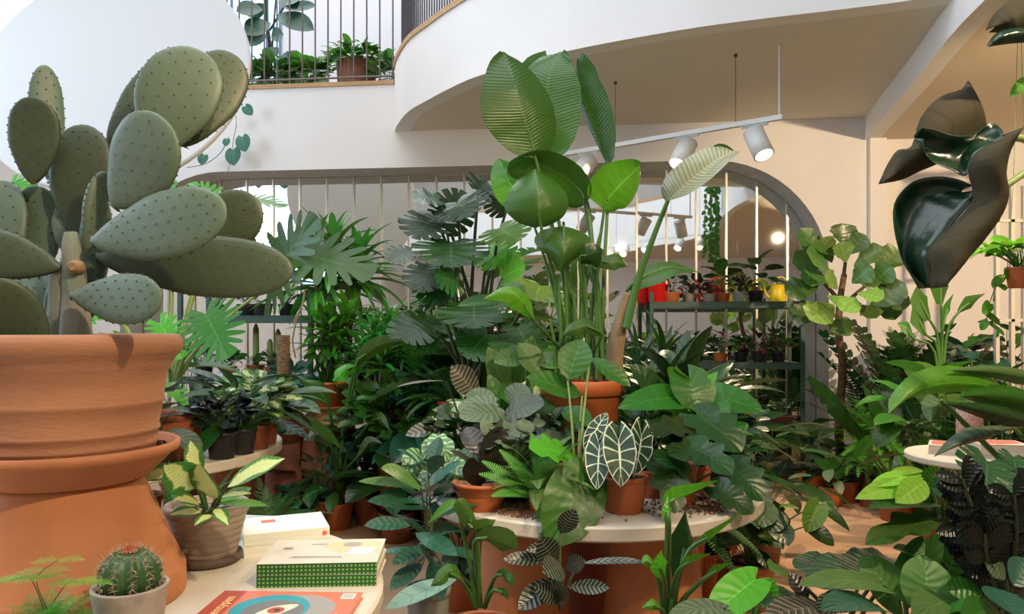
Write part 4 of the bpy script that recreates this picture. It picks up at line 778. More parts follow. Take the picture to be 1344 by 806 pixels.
p.done(leafmat('leaf_sword_fern', (.09, .24, .035), rough=.45, trans=.3, lat=1, ls=0), stem_g)
p = mk('hope_philodendron', 'philodendron with one bright new leaf and a split leaf hanging over the rim', 'potted plant', 757, 2.27, TZ, (.055, .08, p_black), 24)
aim(p, T_heart, (768, 625, 2.12), (722, 716, 2.02), 80, (.1, -1, .3), .35, .1, .015, .5, 0, (760, 660, 2.27)); aim(p, T_heart, (748, 670, 2.08), (716, 722, 2.04), 44, (-.5, -1, .3), .2, .1, .01, .5, 0, (750, 670, 2.25))
aim(p, T_hast, (738, 595, 2.2), (697, 588, 2.14), 56, (0, -.8, 1), .4, .1, .02, .9, 1, (752, 665, 2.27)); aim(p, T_hast, (742, 598, 2.2), (766, 606, 2.3), 36, (0, -.8, 1), .3, .1, .02, .8, 1)
for b, tp, wd in (((775, 560, 2.3), (740, 535, 2.4), 34), ((764, 520, 2.35), (690, 495, 2.3), 40), ((745, 500, 2.3), (764, 445, 2.36), 46), ((775, 470, 2.35), (828, 508, 2.3), 26)): aim(p, T_lance, b, tp, wd, (0, -.8, .8), .3, .15, .01, .6, 0, (757, 660, 2.27))
p.done([g_mid, g_bright], stem_p)
p = mk('elephant_ear', 'dark small elephant ear with bold white veins in an orange pot', 'potted plant', 819, 2.22, TZ, (.073, .108, terra_o), 25)
for b, tp, wd, n_ in (((787, 585, 2.14), (784, 640, 2.06), 46, (-.3, -1, .2)), ((812, 578, 2.1), (815, 636, 2.03), 56, (0, -1, .25)), ((842, 572, 2.18), (832, 622, 2.12), 46, (.4, -1, .2)), ((778, 572, 2.2), (796, 543, 2.24), 30, (-.4, -1, .4)), ((852, 582, 2.25), (858, 610, 2.3), 34, (.6, -1, .3)), ((800, 590, 2.3), (778, 620, 2.34), 36, (-.3, 1, .4))):
    aim(p, T_arrow, b, tp, wd * .78, n_, .35, .12, .06, .5, 0, (818 + (b[0] - 815) * .25, 645, 2.22), .004)
for kx in (805, 828): ptube(p.S, [(kx, 645, 2.21), (kx - 3, 612, 2.18)], .007, .005, p.o, 8, 4)
p.done(g_polly, mat('stem_brown', (.16, .09, .06), .6))
def pot_only(label, px, D, z0, r, h, m, style='nursery'):
    p = mk('plant_pot', label, 'pot', px, D, z0, (r, h, m, style)); return p
# heart- and arrow-leaved philodendrons on the right half of the table
p = mk('philodendron', 'dark lobed philodendron leaning over the right front of the central table', 'potted plant', 890, 2.32, TZ, (.062, .125, terra_o), 26)
for b, tp, wd in (((905, 585, 2.2), (958, 620, 2.1), 60), ((870, 610, 2.15), (885, 670, 2.05), 56), ((900, 560, 2.3), (855, 568, 2.2), 40), ((930, 600, 2.25), (880, 596, 2.12), 50), ((940, 640, 2.2), (985, 672, 2.15), 50), ((915, 545, 2.35), (970, 590, 2.25), 76), ((905, 620, 2.2), (860, 600, 2.1), 48), ((960, 610, 2.3), (1000, 655, 2.22), 60)):
    aim(p, T_hast, b, tp, wd, (.1, -.8, .8), .5, .12, .02, p.r.random(), 0, (888 + p.r.uniform(-6, 6), 650, 2.32))
p.done(g_dark, stem_g)
p = mk('philodendron', 'arrow-leaved philodendron with long blades on the middle of the central table', 'potted plant', 880, 2.62, TZ, (.07, .12, terra_o), 27)
for b, tp, wd, m_ in (((905, 500, 2.5), (920, 545, 2.45), 60, 0), ((895, 522, 2.5), (815, 535, 2.4), 48, 0), ((890, 500, 2.55), (890, 486, 2.5), 40, 1), ((885, 560, 2.5), (896, 510, 2.5), 34, 1), ((920, 525, 2.5), (950, 555, 2.4), 54, 0), ((935, 520, 2.6), (1000, 540, 2.55), 50, 0), ((880, 590, 2.5), (830, 600, 2.4), 46, 0), ((865, 520, 2.6), (828, 480, 2.6), 40, 2), ((900, 540, 2.5), (940, 490, 2.5), 26, 1)):
    aim(p, T_arrow, b, tp, wd, (0, -.8, .9), .4, .15, .015, p.r.random(), m_, (880 + p.r.uniform(-8, 8), 620, 2.62))
p.done([g_mid, g_bright, g_dark], stem_g)
p = mk('peace_lily', 'dark peace lily with upright lance leaves right behind the terracotta pot', 'potted plant', 880, 3.02, TZ, (.075, .12, p_black), 28)
rosette(p, T_lance, 26, .30, .085, .20, (35, 85), (5, 65), .7, .25, .01, .003); p.done(g_dark, stem_g); POTS[-1][3] = True
p = mk('cast_iron_plant', 'strap-leaved plant with long glossy blades between shelf and terracotta pot', 'potted plant', 905, 3.05, TZ, (.08, .13, p_black), 29, X=.60)
rosette(p, T_strap, 24, .42, .06, .05, (35, 85), (25, 78), 1.0, .3, .01, .004); p.done(g_dark, stem_g); POTS[-1][3] = True
p = mk('begonia', 'silvery green begonia with broad crinkled leaves on the left of the table', 'potted plant', 655, 2.55, TZ, (.07, .11, p_black), 30)
for b, tp, wd in (((662, 545, 2.45), (602, 548, 2.38), 46), ((660, 560, 2.42), (625, 590, 2.33), 60), ((665, 545, 2.5), (715, 530, 2.45), 52), ((650, 528, 2.5), (600, 538, 2.5), 34), ((670, 555, 2.4), (660, 590, 2.3), 50), ((690, 560, 2.5), (705, 590, 2.4), 40), ((672, 530, 2.6), (690, 505, 2.62), 40), ((640, 540, 2.55), (620, 510, 2.6), 40)):
    aim(p, T_round, b, tp, wd, (0, -.6, 1), .4, .1, .03, p.r.random(), 0, (655, 640, 2.55))
p.done(g_silver, stem_d)
p = mk('peperomia', 'watermelon-striped peperomia cascading at the left edge of the table', 'potted plant', 588, 2.44, TZ, (.06, .09, p_black), 31)
for k in range(26):
    a = p.r.uniform(0, 6.28); cx, cy = 578 + 34 * cos(a) * p.r.uniform(.3, 1), 598 + 34 * sin(a) * p.r.uniform(.3, 1); D_ = 2.40 + p.r.uniform(-.1, .08); aim(p, T_heart, (cx, cy, D_), (cx + 22 * cos(a), cy + 12 + 14 * abs(sin(a)), D_ - .05), 26, (.2 * cos(a), -1, .5), .7, .1, 0, p.r.random(), 0, (588, 640, 2.44), .002)
p.done(g_melon, stem_p)
p = mk('calathea', 'prayer plant with pink pinstriped leaves on the left back of the table', 'potted plant', 622, 2.75, TZ, (.065, .11, p_black), 32)
for b, tp, wd, n_ in (((628, 522, 2.7), (592, 480, 2.66), 36, (.2, -1, .5)), ((605, 560, 2.6), (532, 572, 2.5), 34, (0, -.6, 1)), ((610, 575, 2.6), (560, 590, 2.5), 26, (0, -.6, 1)), ((628, 560, 2.65), (600, 540, 2.6), 34, (0, -1, .5)), ((640, 510, 2.75), (655, 500, 2.7), 20, (0, -1, .4)), ((630, 545, 2.7), (610, 520, 2.68), 36, (.2, -1, .4)), ((615, 565, 2.62), (620, 585, 2.55), 30, (0, -.8, 1)), ((585, 500, 2.7), (520, 508, 2.62), 10, (0, -.2, 1))):
    aim(p, T_ellip, b, tp, wd, n_, .3, .15, .01, .6, 0, (622, 630, 2.75))
p.done(g_pink, stem_d)
p = mk('dumb_cane', 'leafy dumb cane with plain mid-green leaves left of the terracotta pot', 'potted plant', 690, 2.80, TZ, (.075, .13, p_black), 33)
for b, tp, wd, m_ in (((690, 470, 2.75), (648, 476, 2.7), 34, 1), ((700, 470, 2.75), (742, 482, 2.7), 30, 1), ((668, 560, 2.7), (640, 490, 2.7), 26, 0), ((672, 540, 2.7), (690, 500, 2.68), 18, 2), ((700, 540, 2.7), (712, 490, 2.68), 22, 2), ((712, 495, 2.7), (680, 450, 2.72), 36, 1), ((695, 520, 2.72), (735, 540, 2.6), 34, 0), ((690, 540, 2.7), (655, 520, 2.6), 30, 0), ((680, 520, 2.8), (700, 440, 2.8), 34, 0), ((670, 530, 2.8), (640, 455, 2.8), 34, 1), ((706, 560, 2.65), (730, 580, 2.6), 26, 2)):
    aim(p, T_lance, b, tp, wd, (0, -.8, .8), .4, .2, .01, p.r.random(), m_, (690 + p.r.uniform(-5, 5), 600, 2.8))
p.done([g_mid, g_soft, g_vari], stem_p)
for i, (px, D, T_, nm_, lb, L_, W_, m_, sd) in enumerate((
    (700, 3.0, T_lance, 'calathea', 'upright slender-leaved plant behind the left of the terracotta pot', .16, .05, 'leaf_mid', 21), (655, 3.02, T_heart, 'philodendron', 'dark bush at the far left rear of the central table', .09, .08, 'leaf_dark', 22),
    (815, 3.03, T_heart, 'pothos', 'green bush right behind the terracotta pot', .09, .075, 'leaf_mid', 23), (950, 2.85, T_lance, 'peace_lily', 'slender dark plant near the right rear rim of the central table', .14, .045, 'leaf_dark', 24), (605, 2.62, T_heart, 'peperomia', 'dark little bush between begonia and watermelon peperomia', .06, .05, 'leaf_dark', 25),
    (835, 2.75, T_heart, 'syngonium', 'arrowhead vine bush right beside the big terracotta pot', .085, .07, 'leaf_mid', 5), (925, 2.75, T_lance, 'peace_lily', 'low peace lily near the right rim of the central table', .13, .045, 'leaf_dark', 6),
    (955, 2.62, T_fern, 'boston_fern', 'mossy dark fern at the right rim of the central table', .16, .06, 'leaf_fern_dark', 7), (720, 2.55, T_heart, 'peperomia', 'low dark peperomia in front of the big terracotta pot', .06, .05, 'leaf_dark', 8),
    (670, 2.34, T_round, 'pilea', 'low metallic pilea between begonia and sword fern', .06, .05, 'leaf_silver', 9), (858, 2.4, T_lance, 'calathea', 'slender-leaved calathea behind the white-veined elephant ear', .12, .035, 'leaf_dark', 10),
    (640, 2.95, T_lance, 'chinese_evergreen', 'pale striped chinese evergreen at the back left of the central table', .16, .05, 'leaf_variegated', 12), (912, 2.5, T_heart, 'pothos', 'green pothos filling the right middle of the central table', .08, .065, 'leaf_mid', 13))):
    p = mk(nm_, lb, 'potted plant', px, D, TZ, (.058, .09, p_black if i % 2 else terra_o), sd + 70)
    if T_ is T_fern: fronds(p, T_, 34, L_, W_, (0, 75), 1.1)
    else: bushy(p, T_, 46, L_, W_, .13, .17, .55, 12)
    p.done(MATS[m_], stem_g); POTS[-1][3] = True

# ---------------------------------------------------------------- 4 in front of the table
BZ = .40
p = mk('young_bird_of_paradise', 'young bird of paradise with round glossy leaves in front of the central table', 'potted plant', 632, 1.80, BZ - .0, (.10, .175, terra_d), 41)
for mid, wl, wr in (([(626, 697, 1.74), (615, 682, 1.72), (604, 662, 1.7), (600, 655, 1.7)], [2, 10, 10, 0], [2, 8, 8, 0]), ([(604, 680, 1.74), (620, 693, 1.72), (640, 690, 1.72), (651, 682, 1.74)], [2, 12, 10, 0], [2, 7, 7, 0]),
                    ([(622, 712, 1.7), (640, 706, 1.68), (662, 712, 1.66), (679, 722, 1.66)], [2, 12, 18, 17, 0], [2, 8, 14, 14, 0]), ([(650, 757, 1.72), (660, 755, 1.7), (668, 762, 1.68), (672, 770, 1.68)], [2, 10, 9, 0], [2, 7, 8, 0]),
                    ([(603, 760, 1.7), (590, 752, 1.68), (578, 762, 1.66), (565, 770, 1.66)], [2, 8, 7, 0], [3, 10, 9, 0]), ([(648, 775, 1.72), (660, 778, 1.7), (668, 788, 1.7)], [2, 7, 0], [2, 7, 0])):
    hero(p.A, mid, wl, wr, p.o, 0, .02, rnd=p.r.random(), wave=.02); b = mid[0]; kx = 632 + (b[0] - 632) * .25; ptube(p.S, [(kx, 797, 1.8), (kx + (b[0] - kx) * .4, (797 + b[1]) / 2, 1.78), b, mid[1]], .0065, .0035, p.o, 8)
p.done(g_strel, stem_g)
p = mk('rubber_plant', 'green rubber plant with thick veined leaves in a grey pot left of the table', 'potted plant', 562, 2.2, 0, None, 42)
t = thing('upturned_pot', 'plain clay pot turned over beneath the grey potted rubber plant', 'pot', tuple(p.o)); A = Acc(); lathe(A, [(.12, 0), (.12, .03), (.09, .35), (.001, .35)], 40); A.build('body', terra_d, t)
p.t.location.z = .35; p.o = p.o + [0, 0, .35]; p.pot(.068, .18, p_grey); cane(p, [(0, 0, 0), (.01, 0, .15), (-.0, 0, .36)], .006, .003, T_ellip, 26, .155, .062, .25, (-15, 55), .35, .2, .0, .03, 6)
for b, tp, wd, m_ in (((558, 668, 2.1), (482, 658, 2.0), 26, 0), ((552, 640, 2.1), (500, 615, 2.0), 34, 2), ((560, 642, 2.15), (470, 632, 2.05), 18, 2), ((540, 690, 2.0), (478, 690, 1.95), 24, 0), ((560, 690, 2.0), (600, 660, 1.9), 30, 1), ((545, 700, 2.0), (600, 730, 1.9), 26, 0), ((555, 740, 2.0), (512, 775, 1.9), 26, 0), ((600, 760, 1.9), (506, 800, 1.75), 28, 3), ((560, 720, 2.0), (515, 742, 1.9), 24, 0), ((575, 745, 2.0), (540, 720, 1.9), 24, 0)):
    aim(p, T_ellip, b, tp, wd, (0, -.7, 1), .3, .2, .0, p.r.random(), m_, (562, 720, 2.2), .003)
p.done([g_blue, g_bright, g_soft, g_turq], stem_d)
p = mk('calathea', 'dark pinstripe calathea with dusty striped leaves before the upturned pots', 'potted plant', 735, 1.72, BZ, (.085, .15, p_black), 43)
for b, tp, wd, n_ in (((730, 760, 1.7), (680, 800, 1.62), 30, (-.1, -1, .6)), ((728, 740, 1.72), (708, 705, 1.66), 34, (0, -1, .4)), ((738, 745, 1.7), (712, 752, 1.6), 36, (.1, -1, .6)), ((745, 770, 1.7), (800, 772, 1.66), 20, (.1, -1, .6)), ((742, 745, 1.7), (768, 735, 1.66), 24, (.3, -1, .5)), ((735, 700, 1.75), (755, 668, 1.72), 26, (.1, -1, .3)),
    ((720, 735, 1.75), (660, 735, 1.7), 20, (0, -1, .8)), ((730, 790, 1.68), (745, 770, 1.6), 22, (0, -1, .5)), ((760, 740, 1.72), (848, 738, 1.7), 12, (0, -.6, 1)), ((735, 790, 1.66), (700, 770, 1.6), 24, (0, -1, .6)), ((735, 715, 1.75), (690, 722, 1.7), 16, (0, -1, .5))):
    aim(p, T_ellip, b, tp, wd, n_, .35, .15, .02, .55, 0, (735, 800, 1.72), .003)
p.done(g_pin, stem_d)
p = mk('banana_sprout', 'bright green young banana-leaved plant in front of the right upturned pot', 'potted plant', 875, 1.72, BZ, (.08, .15, p_black), 44)
for mid, wl, wr in (([(877, 668, 1.62), (885, 655, 1.62), (910, 645, 1.62), (944, 630, 1.62)], [3, 14, 14, 8, 0], [1, 3, 4, 3, 0]), ([(878, 690, 1.6), (876, 672, 1.6), (877, 650, 1.62)], [3, 8, 0], [3, 8, 0]), ([(872, 760, 1.64), (866, 745, 1.62), (868, 722, 1.62)], [4, 13, 0], [4, 14, 0]),
                    ([(890, 750, 1.66), (905, 738, 1.66), (935, 726, 1.66)], [2, 9, 0], [2, 6, 0]), ([(922, 762, 1.68), (940, 750, 1.68), (962, 738, 1.68)], [2, 9, 0], [2, 6, 0]), ([(905, 722, 1.7), (930, 706, 1.7), (978, 670, 1.7)], [2, 9, 0], [2, 7, 0]), ([(868, 800, 1.64), (858, 796, 1.62), (842, 798, 1.62)], [2, 6, 0], [2, 6, 0]),
                    ([(860, 745, 1.66), (850, 738, 1.66), (842, 740, 1.66)], [2, 7, 0], [2, 7, 0]), ([(890, 760, 1.78), (898, 720, 1.8), (900, 670, 1.8)], [8, 26, 0], [4, 16, 0])):
    hero(p.A, mid, wl, wr, p.o, 0, .02, rnd=p.r.uniform(.5, 1), wave=.02, mi=1 if mid[0][2] > 1.75 else 0); b = mid[0]; kx = 875 + (b[0] - 875) * .3; ptube(p.S, [(kx, 815, 1.72), (kx + (b[0] - kx) * .2, (815 + b[1]) / 2, 1.7), b, mid[1]], .008, .004, p.o, 8)
p.done([g_bright, g_dark], stem_g)
# floor pots behind, right of the table
p = mk('philodendron', 'heart-leaved philodendron in a terracotta pot on the floor beside the table', 'potted plant', 984, 3.45, 0, (.118, .21, terra_d), 45)
for b, tp, wd, m_ in (((1012, 672, 3.3), (1010, 700, 3.2), 42, 0), ((1018, 690, 3.25), (1035, 716, 3.15), 34, 0), ((1075, 662, 3.2), (1058, 698, 3.15), 30, 1), ((1062, 690, 3.2), (1094, 716, 3.15), 24, 0), ((1005, 700, 3.3), (1022, 712, 3.2), 30, 1), ((965, 705, 3.3), (945, 712, 3.2), 24, 0), ((1026, 664, 3.3), (1048, 668, 3.2), 8, 1), ((1000, 662, 3.35), (1000, 692, 3.2), 40, 0), ((975, 690, 3.4), (980, 670, 3.4), 24, 1), ((996, 700, 3.3), (970, 690, 3.3), 26, 0)):
    aim(p, T_heart, b, tp, wd, (0, -.9, .7), .35, .2, .01, p.r.random(), m_, (984 + p.r.uniform(-5, 5), 735, 3.45), .004)
rosette(p, T_heart, 12, .10, .08, .14, (50, 85), (-20, 30), .4, .2); p.done([g_dark, g_bright], stem_g)
p = mk('snake_plant', 'small dark snake plant in a terracotta pot half under the table edge', 'potted plant', 928, 3.62, 0, (.12, .22, terra_o), 46); rosette(p, T_strap, 14, .22, .05, .0, (0, 0), (35, 85), .3, .3); p.done(g_dark, stem_g)
p = mk('calathea', 'dark leafy plant in a square-rimmed terracotta pot under the left table edge', 'potted plant', 607, 3.45, 0, (.125, .2, terra_o), 47); rosette(p, T_lance, 26, .2, .07, .22, (30, 85), (-20, 30), .6, .2); p.done(g_dark, stem_d)
# ================================================================ 5 left middle: plants on the white table behind the cactus and on the floor
p = mk('split_leaf_philodendron', 'big split-leaf philodendron behind the cactus with fringed leaves over the shelf', 'potted plant', 225, 3.05, TZ, (.13, .20, terra_d), 51)
for b, tp, wd, n_, m_ in (((352, 378, 2.9), (418, 285, 2.75), 92, (.0, -1, .5), 0), ((372, 330, 2.85), (490, 362, 2.7), 96, (0, -1, .8), 0), ((300, 265, 2.9), (375, 272, 2.8), 60, (.1, -.5, 1), 1), ((295, 268, 2.95), (250, 240, 3.0), 44, (0, -.6, 1), 1), ((270, 412, 2.8), (300, 470, 2.6), 84, (.1, -1, .4), 0),
                      ((330, 355, 3.0), (290, 305, 3.1), 60, (0, -1, .5), 0), ((232, 250, 3.0), (205, 300, 2.9), 60, (0, -1, .4), 1), ((210, 425, 2.8), (240, 470, 2.7), 50, (0, -1, .6), 1), ((30, 245, 2.9), (-20, 250, 2.9), 46, (0, -.6, 1), 1), ((15, 240, 3.0), (40, 275, 2.9), 46, (0, -1, .6), 1)):
    aim(p, T_sell, b, tp, wd, n_, .35, .08, .02, p.r.random(), m_, (226 + p.r.uniform(-12, 12), 500, 3.05) if b[0] > 100 else (200, 500, 3.05), .007)
p.done([g_mid, g_bright], stem_p)
fill = [  # maker, px, D, z0, X?, kind, size..., material, name, label
 ('rose', T_lance, 250, 3.0, TZ, 18, .26, .08, .18, g_dark, 'chinese_evergreen', 'dark chinese evergreen just right of the cactus pot', p_black),
 ('rose', T_round, 222, 2.85, TZ, 9, .15, .13, .2, g_silver, 'calathea', 'round-leaved dark calathea tucked behind the cactus pot rim', p_black),
 ('rose', T_lance, 318, 3.15, TZ, 14, .30, .10, .12, g_mid, 'banana_leaf_fig', 'plant with one long arching paddle leaf over the white table', terra_d),
 ('hang', T_heart, 345, 3.05, TZ, 110, .075, .065, .19, g_vari, 'marble_pothos', 'cream marbled pothos trailing off the right of the white table', terra_d),
 ('bush', T_lance, 285, 2.9, TZ, 110, .08, .035, .12, g_black, 'radiator_plant', 'dark twiggy small-leaved plant in the middle of the white table', p_black),
 ('bush', T_heart, 205, 2.72, TZ, 34, .09, .07, .12, g_dark, 'philodendron', 'dark heart-leaved plant at the front left of the white table', terra_d),
 ('fern', T_asp, 350, 2.78, 0, 110, .24, .09, 0, g_fernd, 'rhipsalis', 'wispy mossy fern bush standing before the white table', terra_d),
 ('strap', T_strap, 235, 2.55, 0, 60, .42, .02, 0, g_fernd, 'spider_plant', 'grassy spider plant on the floor left behind the ribbed pot', terra_d),
 ('strap', T_strap, 335, 2.5, 0, 26, .26, .03, 0, g_mid, 'spider_plant', 'broad-bladed grassy plant on the floor behind the books', terra_d)]
BLOCK = [(-1.29, 5.15, .205, 0, .93), (-1.98, 5.75, .0, 0, 0)]
def mkfill(k, T, px, D, z0, n, L_, W_, ext, m, nm, lb, pm_, sd, rp=None, hp=None, e=None):
    rp = rp or .065; hp = hp or .11; p = mk(nm, lb, 'potted plant', px, D, z0, (rp, hp, pm_), sd); low = z0 < .1
    if k == 'rose': rosette(p, T, n, L_, W_, ext, e or (30, 85), (-25, 35), .6, .2, .01, .0035)
    elif k == 'bush': bushy(p, T, n, L_, W_, ext, ext * 1.25, .5, 12, hang=.0)
    elif k == 'hang': bushy(p, T, n, L_, W_, ext, ext * 1.25, .45, 12, hang=.35)
    elif k in ('fern', 'palm'): fronds(p, T, n, L_, W_, e or (0, 82), .5 if T is T_zz else 1.1, stem=.12 if k == 'fern' else ext)
    elif k == 'strap': rosette(p, T, n, L_, W_, .0, (0, 0), e or (15, 85), 1.3, .2, 0)
    POTS[-1][3] = z0 not in (.38, .25); return p.done(m, stem_g if k != 'bush' else stem_d)
def lift(h, px, D, r=.12, lb=''):
    t = thing('upturned_pot', lb, 'pot', (P(px, 0, D)[0], D, 0)); A = Acc(); lathe(A, [(r, 0), (r, .04), (r * .93, .05), (r * .72, h), (.001, h)], 40); A.build('body', terra_d, t); BLOCK.append((P(px, 0, D)[0], D, r, 0, h))
for i, f in enumerate(fill):
    k, T, px, D, z0, n, L_, W_, ext, m, nm, lb, pm_ = f
    if z0 == 0 and D < 3: lift(.38, px, D, .11, 'dark upturned pot carrying ' + ('the wispy fern bush' if k == 'fern' else 'the grassy spider plant' if px < 300 else 'the broad-bladed grassy plant')); z0 = .38
    mkfill(k, T, px, D, z0, n, L_, W_, ext, m, nm, lb, pm_, 200 + i)
# column of stacked pots and saucers with a bromeliad-like palm
cx, cy = P(428, 0, 5.15)[0], 5.15
t = thing('upturned_pot', 'tall upturned terracotta pot below the left stack of saucers', 'pot', (cx, cy, 0)); A = Acc(); lathe(A, [(.2, 0), (.2, .06), (.19, .08), (.15, .58), (.001, .58)], 48); A.build('body', terra_d, t)
t = thing('plant_saucer', 'lower terracotta saucer of the left pot column', 'saucer', (cx, cy, .58)); A = Acc(); lathe(A, [(.001, 0), (.155, 0), (.20, .035), (.205, .045), (.195, .045), (.155, .012), (.001, .01)], 48); A.build('dish', terra, t)
t = thing('upturned_pot', 'squat upturned clay pot between the two saucers of the left column', 'pot', (cx, cy, .592)); A = Acc(); lathe(A, [(.15, 0), (.15, .03), (.142, .035), (.13, .135), (.001, .135)], 48); A.build('body', terra_h, t)
t = thing('plant_saucer', 'upper terracotta saucer under the big pot of the left column', 'saucer', (cx, cy, .727)); A = Acc(); lathe(A, [(.001, 0), (.14, 0), (.175, .025), (.178, .035), (.17, .035), (.14, .012), (.001, .01)], 48); A.build('dish', terra, t)
p = Plant('grass_palm', 'fine-leaved palm with thin arching blades in the pot on the left column', 'palm', cx, cy, .737, 60); p.pot(.165, .19, terra_o); rosette(p, T_strap, 60, .34, .014, 0, (0, 0), (10, 85), 1.3, .1, 0)
for k in range(4): cane(p, [(.02 * k - .03, 0, 0), (.05 * k - .08, -.02, .25), (.07 * k - .1, 0, .45)], .008, .006, T_lance, 16, .2, .045, .3, (-10, 65), .7, .2)
p.done(g_mid, stem_d)
# moss pole climber
lift(.55, 372, 4.82, .14, 'upturned pot carrying the moss pole climber')
p = mk('moss_pole_climber', 'climber with pale looping vine on a short brown coir pole', 'potted plant', 372, 4.82, .55, (.13, .18, terra_d), 61)
A = Acc(); tube(A, [(0, 0, p.z), (0, 0, .2), (0, 0, .70)], .040, .042, k=14); A.build('coir_pole', mat('coir', (.32, .19, .09), .95, noise=.6, nscale=40, bump=1, bscale=80, stretch=(1, 1, 3)), p.t)
ptube(p.S, [(400, 380, 4.94), (397, 400, 4.94), (385, 425, 4.94), (392, 410, 4.94), (384, 445, 4.94), (388, 470, 4.94)], .007, .006, p.o, 6, 16)
for k in range(7):
    a = k / 7 * 6.28; c = P(385, 486, 4.85) - p.o; leaf(p.A, T_ellip, c, [cos(a), -.3, sin(a) * .6 + .1], [0, -1, .5], .105, .045, .3, .2, 0, 0, 0, .5)
bushy(p, T_lance, 40, .14, .06, .17, .25, .5, 10); p.done(g_blue, bark_pale)
# floor pots, left aisle
p = mk('young_bird_of_paradise', 'tall slender bird of paradise in a terracotta pot on the floor behind the books', 'potted plant', 444, 4.80, 0, (.10, .17, terra_o), 62)
for mid, wl, wr, m_ in (([(468, 486, 4.6), (456, 485, 4.55), (445, 492, 4.5), (437, 500, 4.5)][::1], [3, 8, 12, 10, 0], [3, 6, 8, 8, 0], 1), ([(466, 482, 4.6), (480, 465, 4.55), (505, 450, 4.5), (565, 444, 4.4)], [3, 9, 12, 8, 0], [3, 7, 9, 6, 0], 0), ([(430, 530, 4.5), (415, 512, 4.45), (395, 498, 4.4)], [3, 14, 0], [3, 12, 0], 0),
    ([(485, 555, 4.5), (498, 550, 4.4), (512, 566, 4.35)], [3, 10, 0], [3, 10, 0], 0), ([(435, 586, 4.5), (418, 570, 4.4), (398, 578, 4.35)], [3, 14, 0], [3, 14, 0], 2), ([(470, 600, 4.5), (485, 580, 4.4), (502, 582, 4.35)], [3, 8, 0], [3, 8, 0], 2)):
    hero(p.A, mid, wl, wr, p.o, 0, .04, mi=m_, rnd=p.r.random(), wave=.02); b = mid[0]; ptube(p.S, [(444, 652, 4.8), (444 + (b[0] - 444) * .3, (640 + b[1]) / 2, 4.75), b, mid[1]], .014, .007, p.o, 8)
rosette(p, T_ellip, 14, .2, .09, .22, (35, 80), (-25, 25), .6, .2, .01, .005); p.done([g_strel, g_bright, g_silver], stem_g)
mkfill('bush', T_heart, 392, 4.75, 0, 60, .08, .06, .17, g_blue, 'ivy', 'small dark ivy in a little terracotta pot on the floor left of the slender one', terra_d, 63, .08, .13)
